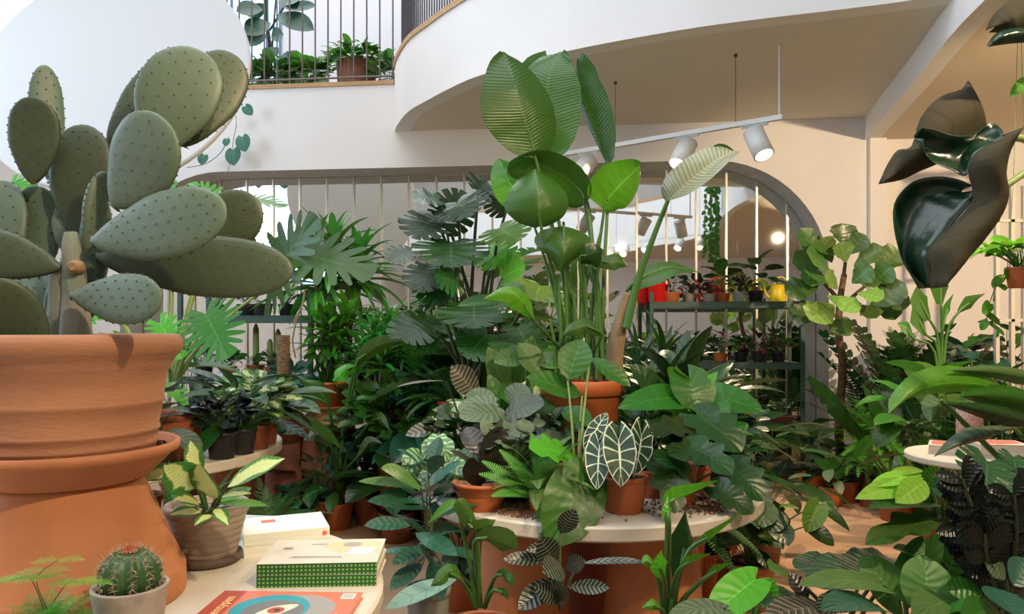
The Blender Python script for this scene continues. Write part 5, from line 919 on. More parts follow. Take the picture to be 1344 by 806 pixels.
# hanging table, tall plants behind
BACK = [
 ('bush', T_heart, 470, 4.95, 0, 110, .11, .09, .26, g_blue, 'ivy', 'bluish ivy mound on the floor right of the slender bird of paradise', terra_d, .12, .22, None),
 ('rose', T_lance, 415, 5.0, 0, 20, .26, .09, .3, g_dark, 'peace_lily', 'dark low plant on the floor before the left pot column', terra_d, .11, .18, (25, 82)),
 ('rose', T_heart, 520, 4.9, 0, 20, .22, .18, .38, g_dark, 'philodendron', 'dark heart-leaved plant at the far edge of the left floor', terra_d, .11, .18, (30, 84)),
 ('bush', T_lance, 445, 5.35, 0, 150, .15, .06, .36, g_dark, 'ficus_bush', 'dark narrow-leaved bush under the corn plants', terra_d, .14, .55, None),
 ('bush', T_heart, 505, 5.55, 0, 150, .13, .10, .40, g_mid, 'ficus_bush', 'mid-green bush behind the song-leaved cane plant', terra_d, .14, .7, None),
 ('bush', T_lance, 540, 5.3, 0, 150, .15, .06, .40, g_dark, 'ficus_bush', 'dark bush filling the gap left of the monstera', terra_d, .14, .7, None),
 ('bush', T_heart, 600, 5.2, 0, 170, .13, .11, .45, g_mid, 'ficus_bush', 'leafy bush below the main monstera leaves', terra_d, .14, .8, None),
 ('bush', T_heart, 690, 5.12, 0, 170, .13, .11, .45, g_dark, 'ficus_bush', 'dark bush behind the stems of the bird of paradise', terra_d, .14, .9, None),
 ('bush', T_lance, 880, 4.9, 0, 150, .16, .06, .38, g_dark, 'ficus_bush', 'dark narrow-leaved bush left before the steel shelf', terra_d, .14, .5, None),
 # k, T, px, D, z0, n, L, W, ext, mat, name, label, potmat, rp, hp, elev
 ('rose', T_arrow, 545, 4.75, 0, 24, .28, .22, .62, g_blue, 'elephant_ear', 'blue-green arrow-leaved elephant ear left of the central table', terra_d, .12, .22, (45, 86)),
 ('rose', T_heart, 500, 5.25, 0, 22, .26, .2, .6, g_blue, 'philodendron', 'bluish heart-leaved philodendron on the floor behind the open aisle', terra_d, .12, .22, (40, 85)),
 ('rose', T_lance, 560, 5.0, 0, 26, .38, .10, .6, g_dark, 'peace_lily', 'tall peace lily behind the blue-green elephant ear', terra_d, .13, .24, (40, 86)),
 ('fern', T_fern, 592, 4.35, TZ, 40, .30, .07, 0, g_fernd, 'boston_fern', 'dark sword fern in a terracotta pot on the half hidden table', terra_o, .08, .12, (0, 80)),
 ('fern', T_fern, 580, 4.6, TZ, 40, .30, .07, 0, g_fern, 'boston_fern', 'brighter sword fern at the left end of the half hidden table', terra_d, .08, .12, (0, 80)),
 ('palm', T_palm, 505, 5.0, 0, 22, .6, .36, 1.0, g_mid, 'parlour_palm', 'parlour palm with fan-like fronds left of the monstera', terra_d, .15, .26, (55, 88)),
 ('palm', T_palm, 520, 5.4, 0, 20, .55, .34, 1.2, g_bright, 'parlour_palm', 'lighter parlour palm standing furthest back left of the monstera', terra_d, .15, .26, (58, 88)),
 ('bush', T_heart, 470, 5.2, 0, 150, .11, .09, .42, g_mid, 'ficus_bush', 'dense small-leaved bush below the corn plants', terra_d, .15, .5, None),
 ('bush', T_heart, 425, 5.3, .0, 130, .10, .08, .38, g_blue, 'ficus_bush', 'dense bluish bush beside the left steel shelf', terra_d, .15, .6, None),
 ('rose', T_mons, 635, 4.8, 0, 30, .38, .36, 1.2, g_mons, 'monstera', 'monstera standing behind the main one near the mirror', terra_d, .16, .28, (55, 86)),
 ('rose', T_lance, 715, 4.3, 0, 30, .34, .10, .75, g_mid, 'peace_lily', 'tall mid-green peace lily behind the terracotta pot', terra_d, .14, .24, (50, 87)),
 ('rose', T_heart, 760, 4.0, 0, 24, .26, .2, .75, g_mid, 'philodendron', 'philodendron standing on the floor right behind the bird of paradise', terra_d, .14, .24, (45, 87)),
 ('bush', T_ellip, 800, 4.5, 0, 130, .14, .08, .36, g_mid, 'ficus_bush', 'leafy bush between the bird of paradise and the steel shelf', terra_d, .14, .6, None),
 ('rose', T_lance, 850, 4.2, 0, 30, .40, .09, .6, g_dark, 'cast_iron_plant', 'tall dark cast iron plant left of the watering-can shelf', terra_d, .14, .24, (45, 87)),
 ('rose', T_hast, 935, 3.9, 0, 20, .26, .18, .55, g_dark, 'philodendron', 'dark lobed philodendron on the floor in front of the steel shelf', terra_d, .14, .22, (40, 86)),
 ('rose', T_lance, 1000, 4.1, 0, 20, .30, .09, .45, g_dark, 'dumb_cane', 'dark long-leaved plant on the floor right of the central table', terra_d, .12, .2, (35, 85)),
 ('fern', T_fern, 950, 3.55, 0, 46, .42, .09, 0, g_fernd, 'boston_fern', 'dark fern behind the right end of the central table', terra_d, .13, .45, (0, 80)),
 ('bush', T_heart, 668, 4.35, TZ, 90, .10, .08, .2, g_blue, 'pothos', 'bluish pothos bush at the right end of the half hidden table', terra_d, .1, .14, None),
 ('rose', T_lance, 628, 4.7, TZ, 26, .28, .08, .2, g_mid, 'calathea', 'leafy calathea in the middle of the half hidden table', terra_o, .09, .14, (30, 85)),
 ('rose', T_arrow, 490, 4.95, 0, 18, .24, .18, .32, g_dark, 'syngonium', 'dark arrowhead plant between the slender bird of paradise and the table', terra_d, .1, .18, (35, 85)),
 ('bush', T_lance, 392, 5.35, .0, 80, .13, .05, .28, g_dark, 'ficus_bush', 'dark narrow-leaved bush behind the left pot column', terra_d, .12, .45, None),
 ('bush', T_heart, 305, 4.5, .0, 90, .11, .09, .3, g_dark, 'philodendron', 'dark bush between the white table and the left shelf', terra_d, .13, .5, None),
 ('rose', T_sell, 180, 4.6, 0, 14, .34, .3, .9, g_mid, 'split_leaf_philodendron', 'second split-leaf philodendron half hidden by the cactus', terra_d, .15, .26, (50, 86)),
 ('rose', T_lance, 240, 5.1, 0, 20, .34, .09, .8, g_dark, 'peace_lily', 'dark tall plant at the left foot of the left shelf', terra_d, .15, .26, (50, 86)),
 ('rose', T_sell, 60, 4.2, 0, 14, .32, .28, 1.1, g_bright, 'split_leaf_philodendron', 'bright split-leaf philodendron peeking out left of the cactus', terra_d, .15, .26, (55, 86)),
]
for i, b in enumerate(BACK):
    k, T, px, D, z0, n, L_, W_, ext, m, nm, lb, pm_, rp, hp, e = b; mkfill(k, T, px, D, z0, n, L_, W_, ext, m, nm, lb, pm_, 300 + i, rp, hp, e)
# main monstera
p = mk('monstera', 'large dark monstera with holed leaves left of the bird of paradise', 'potted plant', 625, 4.15, 0, (.18, .32, terra_d), 71)
MON = [((592, 318, 3.9), (592, 352, 3.75), 92, (.1, -1, .5), 0), ((570, 285, 4.0), (545, 315, 3.9), 76, (-.2, -.8, .6), 1), ((575, 262, 4.0), (540, 262, 3.95), 60, (0, -.6, 1), 1), ((600, 265, 3.95), (618, 285, 3.85), 70, (0, -1, .5), 1), ((628, 250, 4.0), (640, 238, 4.0), 50, (0, -1, .4), 1), ((655, 300, 3.9), (680, 318, 3.8), 70, (0, -.8, .8), 2),
       ((622, 402, 3.75), (622, 432, 3.65), 92, (0, -1, .6), 0), ((602, 372, 3.8), (570, 362, 3.75), 60, (0, -.8, .8), 0), ((565, 350, 3.95), (552, 385, 3.85), 60, (-.2, -1, .4), 1), ((710, 375, 3.7), (700, 395, 3.6), 66, (0, -1, .5), 3), ((585, 295, 4.1), (610, 250, 4.1), 60, (0, -1, .3), 1), ((640, 330, 4.0), (670, 345, 3.9), 60, (0, -1, .6), 2),
       ((560, 360, 4.0), (582, 400, 3.9), 50, (0, -1, .4), 1), ((660, 365, 3.9), (690, 350, 3.8), 60, (0, -1, .6), 2), ((540, 330, 4.1), (510, 345, 4.0), 46, (0, -.7, .9), 4), ((640, 440, 3.8), (610, 470, 3.7), 60, (0, -1, .6), 0), ((680, 430, 3.8), (700, 470, 3.7), 60, (0, -1, .6), 0), ((560, 420, 3.9), (530, 450, 3.8), 56, (0, -1, .6), 1), ((665, 275, 4.1), (650, 250, 4.1), 50, (0, -1, .4), 1)]
for b, tp, wd, n_, m_ in MON: aim(p, T_mons, b, tp, wd * 1.12, n_, .4, .06, .02, p.r.random(), m_, (625 + p.r.uniform(-20, 20), 520, 4.15), .011)
for b, tp, wd in (((672, 395, 3.5), (600, 402, 3.4), 30), ((655, 375, 3.6), (690, 385, 3.5), 26), ((640, 450, 3.5), (700, 480, 3.4), 30)): aim(p, T_lance, b, tp, wd, (0, -.6, 1), .3, .2, 0, .5, 5)
for k in range(7): tube(p.S, [(p.r.uniform(-.05, .05), p.r.uniform(-.05, .05), .3), (p.r.uniform(-.1, .1), p.r.uniform(-.1, .1), .9), (p.r.uniform(-.3, .3), p.r.uniform(-.1, .1), 1.5)], .012, .008, k=6)
p.done([g_mons, g_dark, g_bright, g_lime, g_silver, g_mid], stem_d)
# corn plants and company near the mirror
def heads(nm, lb, px, D, pts, n, L_, W_, m, sd, pot=(.16, .28, terra_d), e=(-15, 80), cr=.018):
    p = mk(nm, lb, 'potted plant', px, D, 0, pot, sd); tr = Acc()
    for (hx, hy, hd) in pts:
        E = P(hx, hy, hd) - p.o - [0, 0, p.z]; cane(p, [(0, 0, 0), tuple(E * [.5, .5, .55]), tuple(E)], cr, cr * .8, T_strap, n, L_, W_, .86, e, .9, .35, .01, .01, 8, tr)
    tr.build('canes', bark_pale, p.t); p.done(m, stem_g); return p
heads('corn_plant', 'corn plant with arching striped blades in front of the mirror', 440, 5.6, [(438, 325, 5.6), (470, 345, 5.7), (412, 350, 5.5)], 40, .52, .085, leafmat('leaf_corn', (.06, .22, .025), vein=(.25, .5, .08), mid=.22, lat=1, ls=0, rough=.35), 81)
heads('corn_plant', 'shorter corn plant with bright blades beneath the first one', 466, 5.47, [(422, 420, 5.25), (455, 410, 5.3), (438, 440, 5.2)], 30, .32, .06, g_bright, 82, (.12, .2, terra_d))
heads('song_of_india', 'narrow-leaved cane plant with bright upright blades', 500, 5.2, [(490, 440, 5.1), (510, 425, 5.1), (530, 440, 5.2), (500, 468, 5.0), (478, 455, 5.1)], 30, .30, .045, leafmat('leaf_narrow', (.05, .26, .03), rough=.35, lat=1, ls=0, trans=.3), 83, e=(-5, 85))
heads('yucca', 'dark yucca to the right of the bird of paradise stems', 840, 3.7, [(838, 480, 3.7), (872, 468, 3.75)], 30, .36, .035, g_dark, 84)
# pots with pink caladium leaves
# ================================================================ 6 shelves
def shelf_pots(items, S, z):
    for i, (px, r, h, m, k, T, n, L_, W_, ext, lm, nm, lb) in enumerate(items):
        x, y = on_shelf(px, S, ((i % 2) - .5) * .08); p = Plant(nm, lb, 'potted plant', x, y, z, 400 + i + int(z * 100)); p.pot(r, h, m)
        if k == 'rose': rosette(p, T, n, L_, W_, ext, (40, 86), (-20, 40), .5, .2, .01, .002)
        elif k == 'bush': bushy(p, T, n, L_, W_, ext, ext * 1.2, .5, 8)
        elif k == 'fern': fronds(p, T, n, L_, W_, (0, 80), 1.0)
        p.done(lm, stem_d)
shelf_pots([(882, .075, .085, terra_o, 'rose', T_heart, 9, .12, .11, .17, g_dark, 'pilea', 'round-leaved plant in an orange pot beside the red can on the top shelf'),
            (908, .07, .075, clay_g, 'bush', T_heart, 50, .035, .03, .08, g_red, 'fittonia', 'red-speckled plant in the left of three grey top-shelf pots'),
            (932, .062, .07, clay_g, 'bush', T_heart, 40, .035, .03, .07, g_burg, 'fittonia', 'dark small plant in the middle grey top-shelf pot'),
            (950, .075, .08, terra_o, 'rose', T_heart, 8, .13, .12, .22, g_dark, 'caladium', 'tall-stemmed heart-leaved plant in an orange top-shelf pot'),
            (972, .07, .085, p_grey, 'bush', T_lance, 60, .06, .03, .11, g_burg, 'coleus', 'burgundy bushy plant in the grey pot left of the black one'),
            (995, .07, .10, p_black, 'rose', T_round, 12, .15, .12, .24, g_dark, 'umbrella_tree', 'small tree-like plant in the black top-shelf pot by the yellow can')], 'R', 1.521)
shelf_pots([(868, .07, .08, terra_o, 'bush', T_heart, 40, .08, .07, .12, g_lime, 'caladium', 'lime green caladium at the left of the second shelf'),
            (915, .075, .09, p_black, 'rose', T_lance, 20, .15, .05, .12, g_mid, 'calathea', 'green calathea in a black pot on the second shelf'),
            (946, .065, .07, terra_o, 'rose', T_round, 10, .10, .09, .07, g_silver, 'begonia', 'silvery round-leaved begonia in the orange second-shelf pot'),
            (975, .06, .08, p_black, 'bush', T_heart, 40, .06, .05, .1, g_mid, 'peperomia', 'mid-green peperomia in the second shelf centre right'),
            (998, .07, .09, p_black, 'rose', T_lance, 22, .17, .05, .12, g_red, 'ti_plant', 'dark red ti plant in a black pot on the second shelf'),
            (1025, .065, .08, p_black, 'bush', T_heart, 50, .07, .06, .11, g_mid, 'pothos', 'green pothos at the right end of the second shelf')], 'R', 1.006)
shelf_pots([(972, .07, .075, terra_o, 'bush', T_heart, 20, .05, .04, .07, g_mid, 'peperomia', 'small green plant in the left orange pot of the third shelf'),
            (990, .07, .08, terra_o, 'rose', T_heart, 9, .10, .08, .12, g_mid, 'syngonium', 'arrowhead plant in the right orange pot of the third shelf'),
            (1025, .11, .05, terra_d, 'bush', T_heart, 90, .025, .02, .12, g_vari, 'succulent_bowl', 'low brown bowl of tiny pale succulents on the third shelf'),
            (915, .08, .09, p_black, 'bush', T_heart, 50, .08, .07, .14, g_dark, 'pothos', 'dark pothos at the left of the third shelf')], 'R', .501)
shelf_pots([(1000, .1, .09, p_black, 'bush', T_heart, 60, .06, .05, .13, g_dark, 'ivy', 'dark ivy on the lowest shelf at the right'), (950, .1, .09, p_black, 'bush', T_lance, 60, .08, .04, .13, g_dark, 'ficus', 'dark ficus on the lowest shelf in the middle')], 'R', .121)
def can(label, x, y, z, rz, m, s=1):
    t = thing('watering_can', label, 'watering can', (x, y, z), rz); A = Acc()
    lathe(A, [(.001, 0), (.075 * s, 0), (.078 * s, .004), (.070 * s, .13 * s), (.055 * s, .155 * s), (.04 * s, .165 * s), (.036 * s, .16 * s), (.05 * s, .15 * s), (.001, .14 * s)], 40); A.build('body', m, t)
    A = Acc(); tube(A, spline([(-.06 * s, 0, .03 * s), (-.11 * s, 0, .08 * s), (-.125 * s, 0, .17 * s), (-.15 * s, 0, .20 * s)], 12), .012 * s, .007 * s, k=10); sp_ = A.build('spout', m, t)
    A = Acc(); tube(A, [(-.15 * s, 0, .2 * s), (-.165 * s, 0, .21 * s)], .012 * s, .02 * s, k=12); A.build('nozzle', m, sp_)
    A = Acc(); tube(A, spline([(-.03 * s, 0, .158 * s), (-.02 * s, 0, .215 * s), (.035 * s, 0, .235 * s), (.08 * s, 0, .2 * s), (.085 * s, 0, .13 * s), (.07 * s, 0, .07 * s)], 20), .0075 * s, k=10); A.build('handle', m, t)
    return t
yel = mat('yellow_plastic', (.85, .60, .01), .35); red = mat('red_plastic', (.72, .015, .012), .35)
x, y = on_shelf(1021, 'R', -.05); can('bright yellow watering can at the right end of the top shelf', x, y, 1.521, -YW, yel, .9)
x, y = on_shelf(998, 'R', .13); can('second yellow watering can half hidden behind the black pot', x, y, 1.521, -YW, yel, .85)
x, y = on_shelf(941, 'R', .13); can('red watering can peeking out between the grey and orange pots', x, y, 1.521, -YW, red, .95)
x, y = on_shelf(864, 'R', -.02); t = thing('plastic_pot', 'shiny bright red tall tub on the left of the top shelf', 'pot', (x, y, 1.521)); A = Acc(); lathe(A, [(.001, 0), (.075, 0), (.078, .004), (.09, .15), (.093, .152), (.093, .16), (.088, .16), (.085, .15), (.07, .02), (.001, .015)], 40); A.build('tub', red, t)
for sx in (-1, 1): A = Acc(); tube(A, spline([(sx * .085, 0, .15), (sx * .10, 0, .18), (sx * .07, 0, .2), (sx * .05, 0, .17)], 10), .006, k=8); A.build('handle', red, t)
x, y = on_shelf(849, 'R', .1); t = thing('plastic_pot', 'second red tub partly hidden behind the first', 'pot', (x - .02, y, 1.521)); A = Acc(); lathe(A, [(.001, 0), (.05, 0), (.06, .14), (.062, .145), (.055, .145), (.048, .01), (.001, .01)], 32); A.build('tub', red, t)
shelf_pots([(285, .07, .085, p_black, 'bush', T_lance, 40, .05, .02, .08, g_burg, 'haworthia', 'reddish small plant in the leftmost black pot of the left top shelf'), (318, .075, .09, p_black, 'bush', T_lance, 50, .05, .015, .08, g_silver, 'haworthia', 'pale spiky plant in the second black pot of the left top shelf'),
            (345, .08, .09, p_black, 'rose', T_strap, 30, .12, .015, .0, g_red, 'bromeliad', 'red-tipped small plant in the third black pot of the left top shelf'), (372, .07, .09, p_black, 'bush', T_heart, 30, .05, .04, .09, g_dark, 'peperomia', 'dark plant in the rightmost black pot of the left top shelf')], 'L', 1.391)
shelf_pots([(302, .06, .07, terra_o, 'bush', T_heart, 30, .07, .06, .1, g_mid, 'syngonium', 'green plant in the left little orange pot of the left middle shelf'), (330, .07, .08, terra_o, 'fern', T_fern, 24, .13, .04, 0, g_fern, 'fern', 'little fern in the centre orange pot of the left middle shelf'),
            (358, .06, .07, terra_o, 'bush', T_lance, 40, .07, .03, .1, g_fernd, 'fern', 'narrow-leaved bush in the right orange pot of the left middle shelf'), (262, .07, .08, p_black, 'bush', T_heart, 40, .07, .06, .12, g_dark, 'pothos', 'dark pothos at the left end of the left middle shelf')], 'L', .931)
for i, (px, hh) in enumerate(((322, .40), (352, .36), (341, .28))):
    x, y = on_shelf(px, 'L', .15); p = Plant('column_cactus', ('tallest', 'second tallest', 'shortest')[i] + ' of the three slim column cacti behind the left shelf ferns', 'cactus', x, y, .931, 500 + i); p.pot(.045, .06, p_black)
    tube(p.S, [(0, 0, p.z), (0, 0, hh * .5), (0, 0, hh * .9), (0, 0, hh)], [.022, .025, .023, .006], k=10); p.done(g_mid, stem_p, sname='column')
# ================================================================ 7 right middle
p = mk('fiddle_leaf_fig', 'fiddle leaf fig tree with a bare slim trunk against the right wall', 'tree', 1104, 5.78, 0, (.17, .28, terra_d), 91)
tr = Acc(); ptube(tr, [(1104, 600, 5.78), (1101, 560, 5.72), (1106, 480, 5.55), (1101, 440, 5.42), (1102, 400, 5.35), (1108, 360, 5.35)], .035, .02, p.o, 8, 18); ptube(tr, [(1102, 405, 5.35), (1130, 380, 5.35), (1155, 360, 5.3)], .016, .01, p.o, 6, 8); ptube(tr, [(1102, 395, 5.35), (1080, 370, 5.35), (1062, 355, 5.35)], .016, .01, p.o, 6, 8); ptube(tr, [(1107, 365, 5.35), (1110, 335, 5.35), (1108, 310, 5.35)], .014, .008, p.o, 6, 8); tr.build('trunk', bark, p.t)
FL = [((1092, 345, 5.2), (1078, 312, 5.15), 28), ((1125, 362, 5.15), (1148, 378, 5.0), 28), ((1145, 372, 5.1), (1172, 350, 5.0), 30), ((1106, 322, 5.2), (1106, 293, 5.2), 32), ((1112, 335, 5.2), (1136, 308, 5.15), 26), ((1100, 335, 5.2), (1066, 322, 5.1), 22), ((1092, 362, 5.15), (1058, 330, 5.0), 34), ((1110, 345, 5.1), (1102, 318, 5.1), 34), ((1120, 350, 5.2), (1160, 325, 5.1), 26), ((1118, 372, 5.1), (1145, 350, 5.0), 30), ((1085, 388, 5.1), (1128, 410, 4.95), 30), ((1140, 405, 5.1), (1188, 372, 5.0), 36),
      ((1095, 400, 5.2), (1062, 420, 5.1), 38), ((1128, 400, 5.1), (1150, 418, 5.0), 34), ((1160, 375, 5.2), (1185, 408, 5.1), 34), ((1150, 355, 5.2), (1182, 325, 5.15), 30), ((1090, 370, 5.3), (1050, 362, 5.3), 30), ((1080, 350, 5.3), (1050, 300, 5.3), 30), ((1085, 345, 5.4), (1040, 345, 5.4), 36), ((1075, 375, 5.3), (1030, 385, 5.3), 34), ((1100, 380, 5.0), (1082, 360, 4.95), 28), ((1125, 385, 5.0), (1160, 392, 4.9), 28), ((1150, 385, 5.3), (1175, 420, 5.2), 30), ((1165, 345, 5.2), (1190, 345, 5.1), 26), ((1070, 400, 5.4), (1040, 420, 5.4), 30), ((1110, 415, 5.2), (1100, 440, 5.2), 28)]
for b, tp, wd in FL: aim(p, T_fiddle, b, tp, wd * 1.1, (p.r.uniform(-.3, .3), -1, .7), .25, .15, .03, p.r.random(), p.r.choice((0, 0, 1)))
p.done([leafmat('leaf_fiddle', (.05, .12, .02), vein=(.12, .22, .06), back=(.13, .2, .06), rough=.33, lat=6, ls=.3, spec=.6), leafmat('leaf_fiddle_light', (.10, .19, .035), vein=(.2, .3, .08), rough=.35, lat=6, ls=.4)], stem_g)
p = mk('young_bird_of_paradise', 'mid-sized bird of paradise against the lit right wall', 'potted plant', 1238, 4.9, 0, (.15, .26, terra_d), 92)
for mid, wl, wr in (([(1220, 420, 4.8), (1208, 395, 4.8), (1205, 372, 4.8)], [6, 14, 0], [6, 14, 0]), ([(1235, 400, 4.85), (1235, 375, 4.85), (1240, 350, 4.85)], [6, 16, 0], [6, 14, 0]), ([(1258, 410, 4.8), (1272, 398, 4.8), (1294, 385, 4.8)], [3, 10, 0], [3, 9, 0]), ([(1216, 440, 4.8), (1206, 420, 4.8), (1198, 398, 4.8)], [4, 12, 0], [4, 10, 0]), ([(1238, 430, 4.8), (1244, 405, 4.8), (1252, 385, 4.8)], [2, 7, 0], [2, 7, 0]), ([(1200, 445, 4.8), (1190, 430, 4.8), (1178, 425, 4.8)], [3, 9, 0], [3, 9, 0])):
    hero(p.A, mid, wl, wr, p.o, 0, .03, rnd=p.r.random(), wave=.02); b = mid[0]; ptube(p.S, [(1236, 560, 4.9), (1236 + (b[0] - 1236) * .25, (480 + b[1]) / 2, 4.85), b, mid[1]], .010, .006, p.o, 8)
rosette(p, T_paddle, 8, .26, .10, .5, (62, 86), (20, 70), .4, .2, .01, .008)
p.done(g_strel, stem_g)
# plant stand row on the right: a stepped white bench
t = thing('plant_stand', 'pale plant stand against the right wall under the ferns', 'stand', (3.28, 5.45, 0)); A = Acc(); box(A, -.55, .58, -.16, .16, .80, .83); A.build('shelf_board', white_lam, t, smooth=False)
for x_ in (-.5, .53):
    A = Acc(); box(A, x_ - .03, x_ + .03, -.14, .14, 0, .80); A.build('side_panel', white_lam, t, smooth=False)
RIGHT = [
 ('fern', T_asp, 1186, 5.42, .83, 130, .34, .13, 0, g_fernd, 'asparagus_fern', 'fluffy dark asparagus fern in a terracotta pot on the right stand', terra_o, .09, .15, (-10, 85)),
 ('bush', T_heart, 1228, 5.4, .83, 60, .07, .055, .2, g_silver, 'ivy', 'pale variegated ivy right of the fluffy asparagus fern', terra_d, .08, .12, None),
 ('rose', T_heart, 1270, 5.42, .83, 12, .24, .2, .22, g_blue, 'philodendron', 'big blue-green leaf plant on the right stand', terra_d, .1, .15, (30, 80)),
 ('rose', T_hast, 1325, 5.4, .83, 10, .22, .18, .3, g_mid, 'caladium', 'long-stemmed caladium at the far right of the right stand', p_white, .08, .14, (50, 86)),
 ('fern', T_zz, 1125, 5.75, 0, 20, 1.0, .26, 0, g_dark, 'zamioculcas', 'dark glossy zz plant with arching wands beside the trunk', terra_d, .15, .26, (68, 89)),
 ('fern', T_zz, 1165, 5.35, 0, 18, .85, .24, 0, g_dark, 'zamioculcas', 'second dark zz plant right of the first', terra_d, .14, .24, (66, 89)),
 ('fern', T_fern, 1132, 5.85, 0, 9, 1.0, .24, 0, g_fernd, 'sago_palm', 'thin feathery palm standing by the pilaster', terra_d, .14, .24, (68, 88)),
 ('fern', T_asp, 1152, 5.38, .25, 140, .40, .15, 0, g_fern, 'asparagus_fern', 'bright light green asparagus fern low at the right of the aisle', terra_d, .11, .2, (-10, 80)),
 ('rose', T_heart, 1092, 5.75, 0, 12, .26, .2, .35, g_dark, 'philodendron', 'dark heart-leaved plant on the floor by the niche corner', terra_o, .11, .18, (35, 80)),
 ('rose', T_lance, 1068, 5.85, 0, 10, .24, .09, .28, g_vari, 'dumb_cane', 'pale dumb cane in a small terracotta pot beside the steel shelf', terra_o, .085, .15, (35, 80)),
 ('rose', T_lance, 1100, 5.45, 0, 12, .2, .09, .2, g_silver, 'chinese_evergreen', 'pale marked evergreen in the small pot at the far side of the aisle', terra_o, .09, .14, (25, 75)),
 ('rose', T_lance, 1128, 5.5, 0, 14, .24, .10, .22, g_dark, 'calathea', 'dark leafy calathea by the far edge of the lit floor', terra_o, .1, .16, (25, 80)),
 ('bush', T_heart, 1262, 4.4, 0, 60, .1, .08, .24, g_dark, 'pothos', 'dark pothos bush below the bright asparagus fern', terra_d, .12, .3, None),
 ('rose', T_heart, 1262, 4.1, 0, 20, .2, .16, .75, g_mid, 'philodendron', 'long-stalked heart-leaved philodendron behind the small book table', terra_d, .13, .22, (50, 86)),
 ('rose', T_lance, 1310, 3.7, 0, 24, .3, .09, .75, g_dark, 'peace_lily', 'dark peace lily behind the right end of the book table', terra_d, .13, .22, (48, 86)),
 ('bush', T_heart, 1290, 4.1, 0, 110, .12, .09, .36, g_dark, 'ficus_bush', 'dark bush filling the corner below the right stand', terra_d, .13, .5, None),
]
for i, b in enumerate(RIGHT):
    k, T, px, D, z0, n, L_, W_, ext, m, nm, lb, pm_, rp, hp, e = b
    if z0 == .25: lift(.25, px, D, .12, 'upturned pot under the bright light green asparagus fern')
    mkfill(k, T, px, D, z0, n, L_, W_, ext, m, nm, lb, pm_, 600 + i, rp, hp, e)
# long serrated leaf arching up from left (bird nest fern)
p = mk('birds_nest_fern', 'fern with one long wavy strap leaf leaning over the niche corner', 'fern', 1175, 5.0, 0, (.12, .2, terra_d), 95)
for mid, wl, wr in (([(1140, 585, 4.7), (1105, 545, 4.6), (1085, 520, 4.6), (1060, 495, 4.6)], [4, 9, 11, 9, 3], [4, 9, 11, 9, 3]), ([(1160, 590, 4.75), (1150, 540, 4.7), (1130, 500, 4.7)], [4, 9, 0], [4, 9, 0])): hero(p.A, mid, wl, wr, p.o, 0, 0, n=24, wave=.25, rnd=.5)
ptube(p.S, [(1165, 620, 4.9), (1150, 600, 4.8), (1140, 585, 4.7)], .01, .008, p.o, 6); rosette(p, T_strap, 12, .4, .06, 0, (0, 0), (45, 85), .8, .2, .05); p.done(g_dark, stem_g)
# hanging basket and wall bits at the far right
wl_x = 1330
p = mk('hanging_pothos', 'bright green pothos in a small terracotta pot hung at the right edge', 'hanging plant', 1338, 3.6, 0, None, 96)
zt = P(1338, 378, 3.6)[2]; p.t.location.z = zt; p.o[2] = zt; p.pot(.062, .10, terra_o); bushy(p, T_heart, 80, .07, .055, .17, .14, .7, 14, hang=.2)
vine(p, [(-.05, 0, .1), (-.13, -.02, .0), (-.16, 0, -.15), (-.1, 0, -.2)], T_heart, 9, .07, .003)
for s in (-1, 1): tube(p.S, [(s * .06, 0, .09), (s * .03, 0, .5), (0, 0, 2.99 - zt)], .0015, k=4)
p.done(g_bright, stem_g)
t = thing('ladder_rack', 'pale upright ladder rack against the wall at the far right edge', 'rack', (P(1312, 0, 5.2)[0], 5.2, 0))
for px in (1308, 1328, 1344):
    A = Acc(); x_ = P(px, 0, 5.2)[0] - P(1312, 0, 5.2)[0]; box(A, x_ - .013, x_ + .013, -.015, .015, 0, 2.3); A.build('upright', white_lam, t, smooth=False)
for z_ in (.8, 1.35, 2.05):
    A = Acc(); box(A, -.02, .19, -.015, .015, z_ - .01, z_ + .01); A.build('rung', white_lam, t, smooth=False)
# books on the small cream table
pinkc = mat('cover_pale', (.72, .56, .48), .5); tbx, tby = 1.99, 3.18
for k in range(3): t, c = book(('lowest', 'middle', 'topmost')[k] + ' red and cream book of the tall stack on the small cream table', tbx + .06, tby - .06, .755 + k * .0205, R(166 + k * 2), .19, .14, .02, pinkc); patch(c, 'print', [(-.085, -.06), (.085, -.06), (.085, .03), (.02, .06), (-.085, .02)], .0202, red_i)
for k in range(2): t, c = book(('lower', 'upper')[k] + ' book of the short pair at the left on the small cream table', tbx - .10, tby + .04, .755 + k * .0205, R(148), .13, .16, .02, pinkc); patch(c, 'print', [(-.055, -.07), (.055, -.07), (.055, .05), (-.055, .06)], .0202, red_i)
